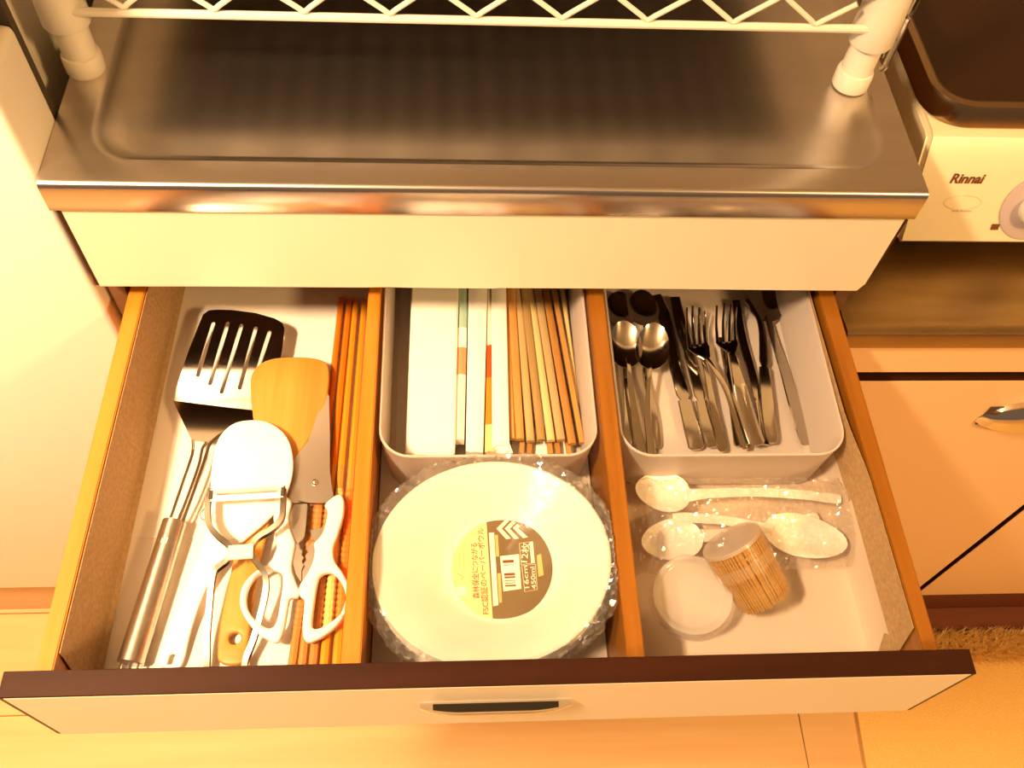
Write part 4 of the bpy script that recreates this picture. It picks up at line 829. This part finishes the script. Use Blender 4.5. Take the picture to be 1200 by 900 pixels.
# printed round label on the bottom of the top bowl
lb = thing('round_label', 'round printed label, half pale yellow half olive, inside the top bowl', 'label', tuple(LB))
LN = V((-.0871, -.01, .996)).normalized()
LM = frame(LB + LN * .0006, (1, -.02, .0875), (0, 1, .01))
LI = LM.inverted()
def lp(L): return [(LI @ V(p)) for p in L]
le = lp([(0.2682, -0.2052, -0.0653), (0.3404, -0.2088, -0.059), (0.3053, -0.1677, -0.0617), (0.3028, -0.2443, -0.0626)]); rad = (le[1].x - le[0].x) / 2; lcx = (le[1].x + le[0].x) / 2; lry = (le[2].y - le[3].y) / 2; lcy = (le[2].y + le[3].y) / 2
split = lp([(0.2939, -0.1688, -0.0627), (0.2966, -0.2434, -0.0632)])
sx_ = (split[0].x + split[1].x) / 2
def disc_part(name, m, pred, z0, z1):
    pts = []
    a0 = math.acos(max(-1, min(1, (split[0].x - lcx) / rad))); a1 = -math.acos(max(-1, min(1, (split[1].x - lcx) / rad)))
    if pred == 'right': angs = [a0 + (a1 - a0) * k / 40 for k in range(41)]
    else: angs = [a0 + (a1 + 2 * math.pi - a0) * k / 40 for k in range(41)]
    ring = [(lcx + rad * math.cos(a), lcy + lry * math.sin(a)) for a in angs]
    bm = bmesh.new(); loft(bm, [[LM @ V((x, y, z0)) for x, y in ring], [LM @ V((x, y, z1)) for x, y in ring]]); return finish(name, bm, m, lb)
disc_part('pale_half', 'pale_label', 'left', 0, .0002); disc_part('olive_half', 'olive', 'right', 0, .0002)
Z1 = .00028
def lbox(name, m, px_quad, z=.0002, h=.00012):
    q = lp(px_quad); bm = bmesh.new(); loft(bm, [[LM @ V((p.x, p.y, z)) for p in q], [LM @ V((p.x, p.y, z + h)) for p in q]]); return finish(name, bm, m, lb)
lbox('barcode_panel', 'label_white', [(0.3031, -0.1972, -0.0621), (0.3168, -0.1963, -0.0609), (0.3175, -0.2222, -0.0611), (0.3047, -0.2235, -0.0623)])
for v0, v1 in ((656.5, 660), (671.5, 673), (674, 678), (679, 680.5), (682, 683), (684.2, 685.2), (687, 689)):
    pass
for q in ([(0.3049, -0.2003, -0.062), (0.3129, -0.2003, -0.0613), (0.3129, -0.2026, -0.0613), (0.3049, -0.2025, -0.062)], [(0.3054, -0.2038, -0.062), (0.3131, -0.2039, -0.0613), (0.3131, -0.2044, -0.0613), (0.3054, -0.2044, -0.062)], [(0.3055, -0.2101, -0.0621), (0.3134, -0.2101, -0.0614), (0.3135, -0.2121, -0.0614), (0.3056, -0.2121, -0.0621)], [(0.3057, -0.2126, -0.0621), (0.3135, -0.2126, -0.0614), (0.3135, -0.2141, -0.0614), (0.3058, -0.2141, -0.0621)], [(0.3058, -0.2155, -0.0621), (0.3135, -0.2155, -0.0614), (0.3136, -0.2161, -0.0614), (0.3058, -0.2161, -0.0621)], [(0.3059, -0.2173, -0.0621), (0.3137, -0.2173, -0.0614), (0.3137, -0.2179, -0.0614), (0.306, -0.2179, -0.0621)], [(0.306, -0.2189, -0.0621), (0.3138, -0.2189, -0.0614), (0.3138, -0.2202, -0.0614), (0.3061, -0.2202, -0.0621)]):
    lbox('barcode_bar', 'ink', q, .00033, .00006)
lbox('text_panel', 'label_white', [(0.2956, -0.1787, -0.0626), (0.2993, -0.1786, -0.0623), (0.3008, -0.2332, -0.0627), (0.2972, -0.234, -0.063)])
for a, b in ((626.5, 652), (655, 657)): pass
lbox('side_text_strip', 'faint', [(0.2999, -0.1806, -0.0623), (0.302, -0.1806, -0.0621), (0.3025, -0.1972, -0.0622), (0.3004, -0.1973, -0.0624)]); lbox('side_text_strip', 'faint', [(0.3009, -0.21, -0.0625), (0.303, -0.21, -0.0623), (0.3035, -0.2315, -0.0625), (0.3014, -0.2317, -0.0626)])
# three chevrons
for dx in (0, 9.6, 19):
    if dx == 0: qs = ([(0.3013, -0.1756, -0.0621), (0.3078, -0.1692, -0.0615), (0.3106, -0.17, -0.0612), (0.3048, -0.1761, -0.0618)], [(0.3013, -0.1756, -0.0621), (0.3048, -0.1755, -0.0618), (0.3114, -0.1838, -0.0613), (0.3082, -0.1843, -0.0616)])
    elif dx < 10: qs = ([(0.3073, -0.1759, -0.0616), (0.3128, -0.1705, -0.061), (0.3156, -0.1716, -0.0608), (0.3107, -0.1765, -0.0613)], [(0.3073, -0.1759, -0.0616), (0.3107, -0.1758, -0.0613), (0.3173, -0.1841, -0.0608), (0.3141, -0.1845, -0.0611)])
    else: qs = ([(0.3132, -0.1756, -0.061), (0.3165, -0.1727, -0.0607), (0.3186, -0.1745, -0.0606), (0.3167, -0.1764, -0.0608)], [(0.3132, -0.1756, -0.061), (0.3164, -0.1754, -0.0608), (0.3239, -0.1835, -0.0602), (0.3204, -0.184, -0.0605)])
    for q in qs: lbox('chevron', 'label_white', q)
def ltext(body, m, p_from, p_to, size, z=.0003, bold=0):
    a, b = lp(p_from)[0], lp(p_to)[0]; c = (a + b) / 2; d = (b - a)
    fm = LM @ frame((c.x, c.y, z), (d.x, d.y, 0), (-d.y, d.x, 0)); L_ = d.length
    o = text('printed_line', body, m, lb, fm, size, bold=bold); xs = [(LI @ v.co) for v in o.data.vertices]
    dn_ = d.normalized(); ps = [(v - c).dot(dn_) for v in [Vector((q.x, q.y, 0)) for q in xs]]
    cur = max(ps) - min(ps); k = L_ / cur if cur > 0 else 1
    for v in o.data.vertices:
        q = LI @ v.co; u = Vector((q.x, q.y, 0)) - Vector((c.x, c.y, 0)); t_ = u.dot(dn_); q2 = Vector((q.x, q.y, q.z)) + dn_ * (t_ * k - t_); v.co = LM @ q2
    return o
ltext('FSC認証のペーパーボウル', 'red_ink', [(0.2922, -0.2395, -0.0635)], [(0.2897, -0.1747, -0.0631)], .0056, bold=.00004)
ltext('森林保全につながる', 'red_ink', [(0.2859, -0.2276, -0.064)], [(0.2848, -0.1858, -0.0636)], .0054, bold=.00004)
ltext('12枚', 'label_white', [(0.3205, -0.2033, -0.0607)], [(0.3227, -0.1884, -0.0603)], .0064)
ltext('16cm', 'label_white', [(0.3217, -0.2225, -0.0608)], [(0.321, -0.2059, -0.0607)], .0046); ltext('450ml', 'label_white', [(0.3266, -0.2227, -0.0604)], [(0.3262, -0.2062, -0.0602)], .0046)
def lframe(name, m, quad, w=.0003):
    q = lp(quad); bm = bmesh.new(); P = [LM @ V((p.x, p.y, .0003)) for p in q]; sweep(bm, P, rect(w, .0001), up=tuple(LN), closed=True); return finish(name, bm, m, lb)
lframe('info_frame', 'label_white', [(0.3174, -0.1881, -0.0608), (0.3271, -0.187, -0.0599), (0.3278, -0.2034, -0.06), (0.3183, -0.2042, -0.0609)]); lframe('info_frame', 'label_white', [(0.3185, -0.2051, -0.0609), (0.3284, -0.2044, -0.06), (0.3286, -0.2234, -0.0602), (0.3198, -0.2245, -0.061)])
lbox('info_bar', 'label_white', [(0.3249, -0.1875, -0.0601), (0.3274, -0.1873, -0.0599), (0.3279, -0.203, -0.06), (0.3254, -0.2036, -0.0603)]); lbox('info_tab', 'faint', [(0.3297, -0.1979, -0.0598), (0.3328, -0.1968, -0.0595), (0.3338, -0.2129, -0.0596), (0.33, -0.214, -0.06)])
lframe('certificate_frame', 'faint', [(0.2689, -0.189, -0.0651), (0.2807, -0.1889, -0.064), (0.2815, -0.2161, -0.0642), (0.2703, -0.2161, -0.0652)]); ltext('✓', 'faint', [(0.2752, -0.2138, -0.0648)], [(0.2746, -0.2081, -0.0647)], .009)
lbox('white_patch', 'label_white', [(0.2715, -0.2187, -0.0651), (0.2782, -0.2184, -0.0645), (0.279, -0.2247, -0.0645), (0.2723, -0.225, -0.0651)])
for k, q in enumerate(([(0.271, -0.206, -0.065), (0.2707, -0.1917, -0.0649), (0.2712, -0.1917, -0.0649), (0.2714, -0.206, -0.065)], [(0.2737, -0.2055, -0.0648), (0.2735, -0.1931, -0.0647), (0.274, -0.1932, -0.0647), (0.2742, -0.2055, -0.0648)], [(0.2768, -0.2056, -0.0645), (0.2766, -0.192, -0.0644), (0.2771, -0.192, -0.0644), (0.2773, -0.2057, -0.0645)])): lbox('faint_line', 'faint', q)

# crinkled clear film round the stack
bm = bmesh.new(); n = 210; rings = []
fp = [(.97, .0022), (1.0, .0028), (1.025, .0030), (1.05, .0034), (1.075, .0030), (1.10, .002), (1.12, -.001), (1.13, -.005), (1.12, -.011), (1.10, -.018), (.98, -.034), (.8, -.05)]
for j, (r, dz) in enumerate(fp):
    ring = []
    for k in range(n):
        a = 2 * math.pi * k / n; nz = noise.noise(V((math.cos(a) * 9, math.sin(a) * 9, j * .45))); n2 = noise.noise(V((math.cos(a) * 26, math.sin(a) * 26, j * .9 + 5)))
        amp = (0, .2, .5, .8, 1, 1.2, 1.3, 1.4, 1.3, 1.2, 1, .5)[j]
        p = bowl_pt(r + amp * (.016 * nz + .012 * n2 + random.gauss(0, .0045)), .985, a + random.gauss(0, .006) * min(1, amp), dz + amp * (.0030 * n2 + random.gauss(0, .0011)))
        p.y = max(p.y, YB + .0006)
        if p.x < d1r(p.y) + .0008 : p.x = d1r(p.y) + .0008 + random.random() * .001
        if p.x > d2l(p.y) - .0008 : p.x = d2l(p.y) - .0008 - random.random() * .001
        if p.y > t1[2][1] - .0005 and p.z < -.027: p.y = t1[2][1] - .0006 - random.random() * .001
        ring.append(tuple(p))
    rings.append(ring)
loft(bm, rings, cap=False); wr = tag(finish('plastic_wrap', bm, 'film', smooth=4), 'crinkled clear film wrapped around the stack of paper bowls', 'wrap')
bm = bmesh.new(); rings = []
for r in (.97, .8, .62, .45, .3, .15):
    ring = []
    for k in range(90):
        a = 2 * math.pi * k / 90; nz = noise.noise(V((math.cos(a) * r * 5, math.sin(a) * r * 5, 2)))
        ring.append(tuple(bowl_pt(r, .985 - .72 * max(0, 1 - (r / .97) ** 1.5), a, .0022 + .0012 * nz)))
    rings.append(ring)
loft(bm, rings, cap=False); bm.faces.new([bm.verts[-90 + k] for k in range(90)]) if False else None
finish('sagging_top_film', bm, 'film_tight', wr)

# ================================================================== FRONT RIGHT: SPOONS IN A BAG, TOOTHPICKS, LID
def scoop(label, bc, L, Wd, handle, hz, bz, depth=.007):
    c = (bc[0], bc[1], bz); t = thing('plastic_spoon', label, 'spoon', (bc[0], bc[1], DZ + .001), 'white plastic spoons in the clear bag')
    bm = bmesh.new(); pts = with_z(handle, hz); P = catmull(pts, 5)
    ws_ = [.011, .0085, .008, .0085, .0095]
    sweep(bm, P, [[(-w / 2, 0), (-w * .35, -.0014), (w * .35, -.0014), (w / 2, 0), (w * .35, .0012), (-w * .35, .0012)] for w in [smooth_w(ws_, len(P), k) * (.7 if k == len(P) - 1 else 1) for k in range(len(P))]]); finish('handle', bm, 'white_plastic', t)
    bm = bmesh.new(); bowl_mesh(bm, c, V(c) - V(pts[0]), L, Wd, depth, th=.0012); finish('bowl', bm, 'white_plastic', t); return t
a_ = [(0.4305, -0.1452, -0.066)]; ah = [(0.4493, -0.1483, -0.066), (0.4655, -0.147, -0.066), (0.4991, -0.1467, -0.066), (0.5391, -0.1494, -0.066), (0.5688, -0.1533, -0.066)]
scoop('upper white plastic spoon, bowl at the left and handle reaching right', a_[0], .0215, .0165, ah, (-.0665, -.066, -.065, -.065, -.066), -.0655)
b_ = [(0.4347, -0.1811, -0.074)]; bh = [(0.4584, -0.1778, -0.078), (0.4774, -0.1753, -0.078), (0.5049, -0.1707, -0.078), (0.533, -0.1654, -0.078), (0.5545, -0.16, -0.078)]
scoop('lower white plastic spoon with its bowl left of the toothpicks', b_[0], .0240, .0165, bh, (-.0755, -.0785, -.081, -.082, -.082), -.0745)
c_ = [(0.5355, -0.1824, -0.068)]; ch = [(0.5114, -0.177, -0.07), (0.4958, -0.1719, -0.07), (0.4767, -0.1667, -0.07), (0.454, -0.1636, -0.07), (0.4377, -0.162, -0.07)]
scoop('white plastic spoon with its large bowl right of the toothpicks', c_[0], .0320, .0175, ch, (-.0690, -.0705, -.0725, -.0745, -.076), -.0680)
# the bag
bg = [(0.4054, -0.1282, -0.06), (0.5797, -0.1351, -0.06), (0.5664, -0.2044, -0.06), (0.4031, -0.2076, -0.06)]
bm = bmesh.new(); nx, ny = 84, 38; G = []
for j in range(ny + 1):
    row = []
    for i in range(nx + 1):
        u, v = i / nx, j / ny; p = V(bg[0]).lerp(V(bg[1]), u).lerp(V(bg[3]).lerp(V(bg[2]), u), v)
        z = -.0605 + .0040 * noise.noise(V((u * 9, v * 5, 0))) + .0030 * noise.noise(V((u * 26, v * 9, 3))) + .0015 * noise.noise(V((u * 60, v * 25, 7)))
        edge_ = min(v, 1 - v) * 5; z -= (.016 if v > .5 else .006) * max(0, 1 - edge_)
        if u < .06: z -= .008 * (1 - u / .06)
        z += random.gauss(0, .00055); p.z = max(z, DZ + .002); p.x += .002 * noise.noise(V((v * 12, 4, 1))) * (1 if u > .8 else 0)
        p.y += .0025 * noise.noise(V((u * 14, v * 3, 9)))
        p.y = min(p.y, t2[2][1] - .0006); p.x = max(p.x, d2r(p.y) + .0008)
        p.x = min(p.x, rx(p.y) - .0025 if p.z < RZ else 1)
        row.append(bm.verts.new(p))
    G.append(row)
for j in range(ny):
    for i in range(nx): bm.faces.new((G[j][i], G[j][i + 1], G[j + 1][i + 1], G[j + 1][i]))
tag(finish('clear_bag', bm, 'film', smooth=4), 'wrinkled clear plastic bag around the white spoons', 'bag')

# toothpick bundle
TB = V([(0.4959, -0.2287, -0.0705)][0]); TT = V(([(0.4699, -0.1952, -0.0445)][0])); AX = (TT - TB).normalized(); TLn = (TT - TB).length
TM = frame(TB, AX.cross(V((0, 1, 0))), AX.cross(AX.cross(V((0, 1, 0)))) * -1)
if (TM.to_3x3() @ V((0, 0, 1))).dot(AX) < 0: TM = frame(TB, AX.cross(V((0, 1, 0))), AX.cross(AX.cross(V((0, 1, 0)))))
rb, rt = .0195, .0218
bm = bmesh.new(); tube(bm, [(0, 0, 0), (0, 0, .004), (0, 0, TLn - .003), (0, 0, TLn)], [.0005, .00095, .00095, .0006], 6, up=(0, 1, 0))
pk0 = None; pm = None
def pick_at(rad0, rad1, a, k):
    global pk0
    p0 = TM @ V((rad0 * math.cos(a), rad0 * math.sin(a), random.uniform(-.0006, .0006))); p1 = TM @ V((rad1 * math.cos(a), rad1 * math.sin(a), TLn))
    q = (p1 - p0).to_track_quat('Z', 'Y')
    if pk0 is None:
        me = bpy.data.meshes.new('toothpick'); bm.to_mesh(me); me.materials.append(M['pick']); pk0 = bpy.data.objects.new('toothpick', me); o = pk0
        tag(o, 'thin wooden toothpick packed upright in the film wrapped bundle', 'toothpick', 'toothpicks in the bundle')
    else: o = pk0.copy()
    COL.objects.link(o); o.location = p0; o.rotation_mode = 'QUATERNION'; o.rotation_quaternion = q
for k in range(60): pick_at(rb + random.uniform(-.0005, .0002), rt + random.uniform(-.0004, 0), 2 * math.pi * k / 60 + random.uniform(-.015, .015), k)
for k in range(52): pick_at(rb - .0021, rt - .0021, 2 * math.pi * (k + .5) / 52, k)
bm.free()
tp = thing('toothpick_wrapper', 'clear film wrapper with pale cap and band around the toothpick bundle', 'wrapper', tuple(TB))
bm = bmesh.new(); lathe(bm, [(rb + .0014, -.0005), (rb + .0016, .004), (rt + .0016, TLn - .001), (rt + .0014, TLn + .001)], 48, TM); finish('film_tube', bm, 'film_tight', tp)
bm = bmesh.new(); lathe(bm, [(0, TLn + .0022), (rt * .8, TLn + .0020), (rt + .0006, TLn + .0012), (rt + .0012, TLn - .0015)], 48, TM); finish('top_cap', bm, 'clear', tp)
M['band'] = soft_plastic('pale_tape_band', (.80, .60, .36), .72, .25)
h0, h1 = TLn * .58, TLn * .76; r_h = lambda h: rb + (rt - rb) * h / TLn + .0021
bm = bmesh.new(); lathe(bm, [(r_h(h0), h0), (r_h(h1), h1)], 48, TM); finish('tape_band', bm, 'band', tp)

# clear lid
lc_ = V([(0.4411, -0.228, -0.064)][0]); lrx = .0292
LF = Matrix.Translation(lc_) @ Matrix.Rotation(.10, 4, 'X') @ Matrix.Rotation(-.06, 4, 'Y')
bm = bmesh.new(); lathe(bm, [(0, -.0012), (.022, -.0010), (.0245, -.0002), (.0262, .0014), (.0285, .0018), (.0292, .0008), (.0292, -.0110), (.0300, -.0140), (.0292, -.0142), (.0284, -.0110), (.0283, .0002), (.0262, .0004), (.0245, -.0012), (.022, -.0021), (0, -.0023)], 56, LF)
tag(finish('clear_dish', bm, 'clear_dish'), 'small round clear plastic dish upside down left of the toothpick bundle', 'dish')
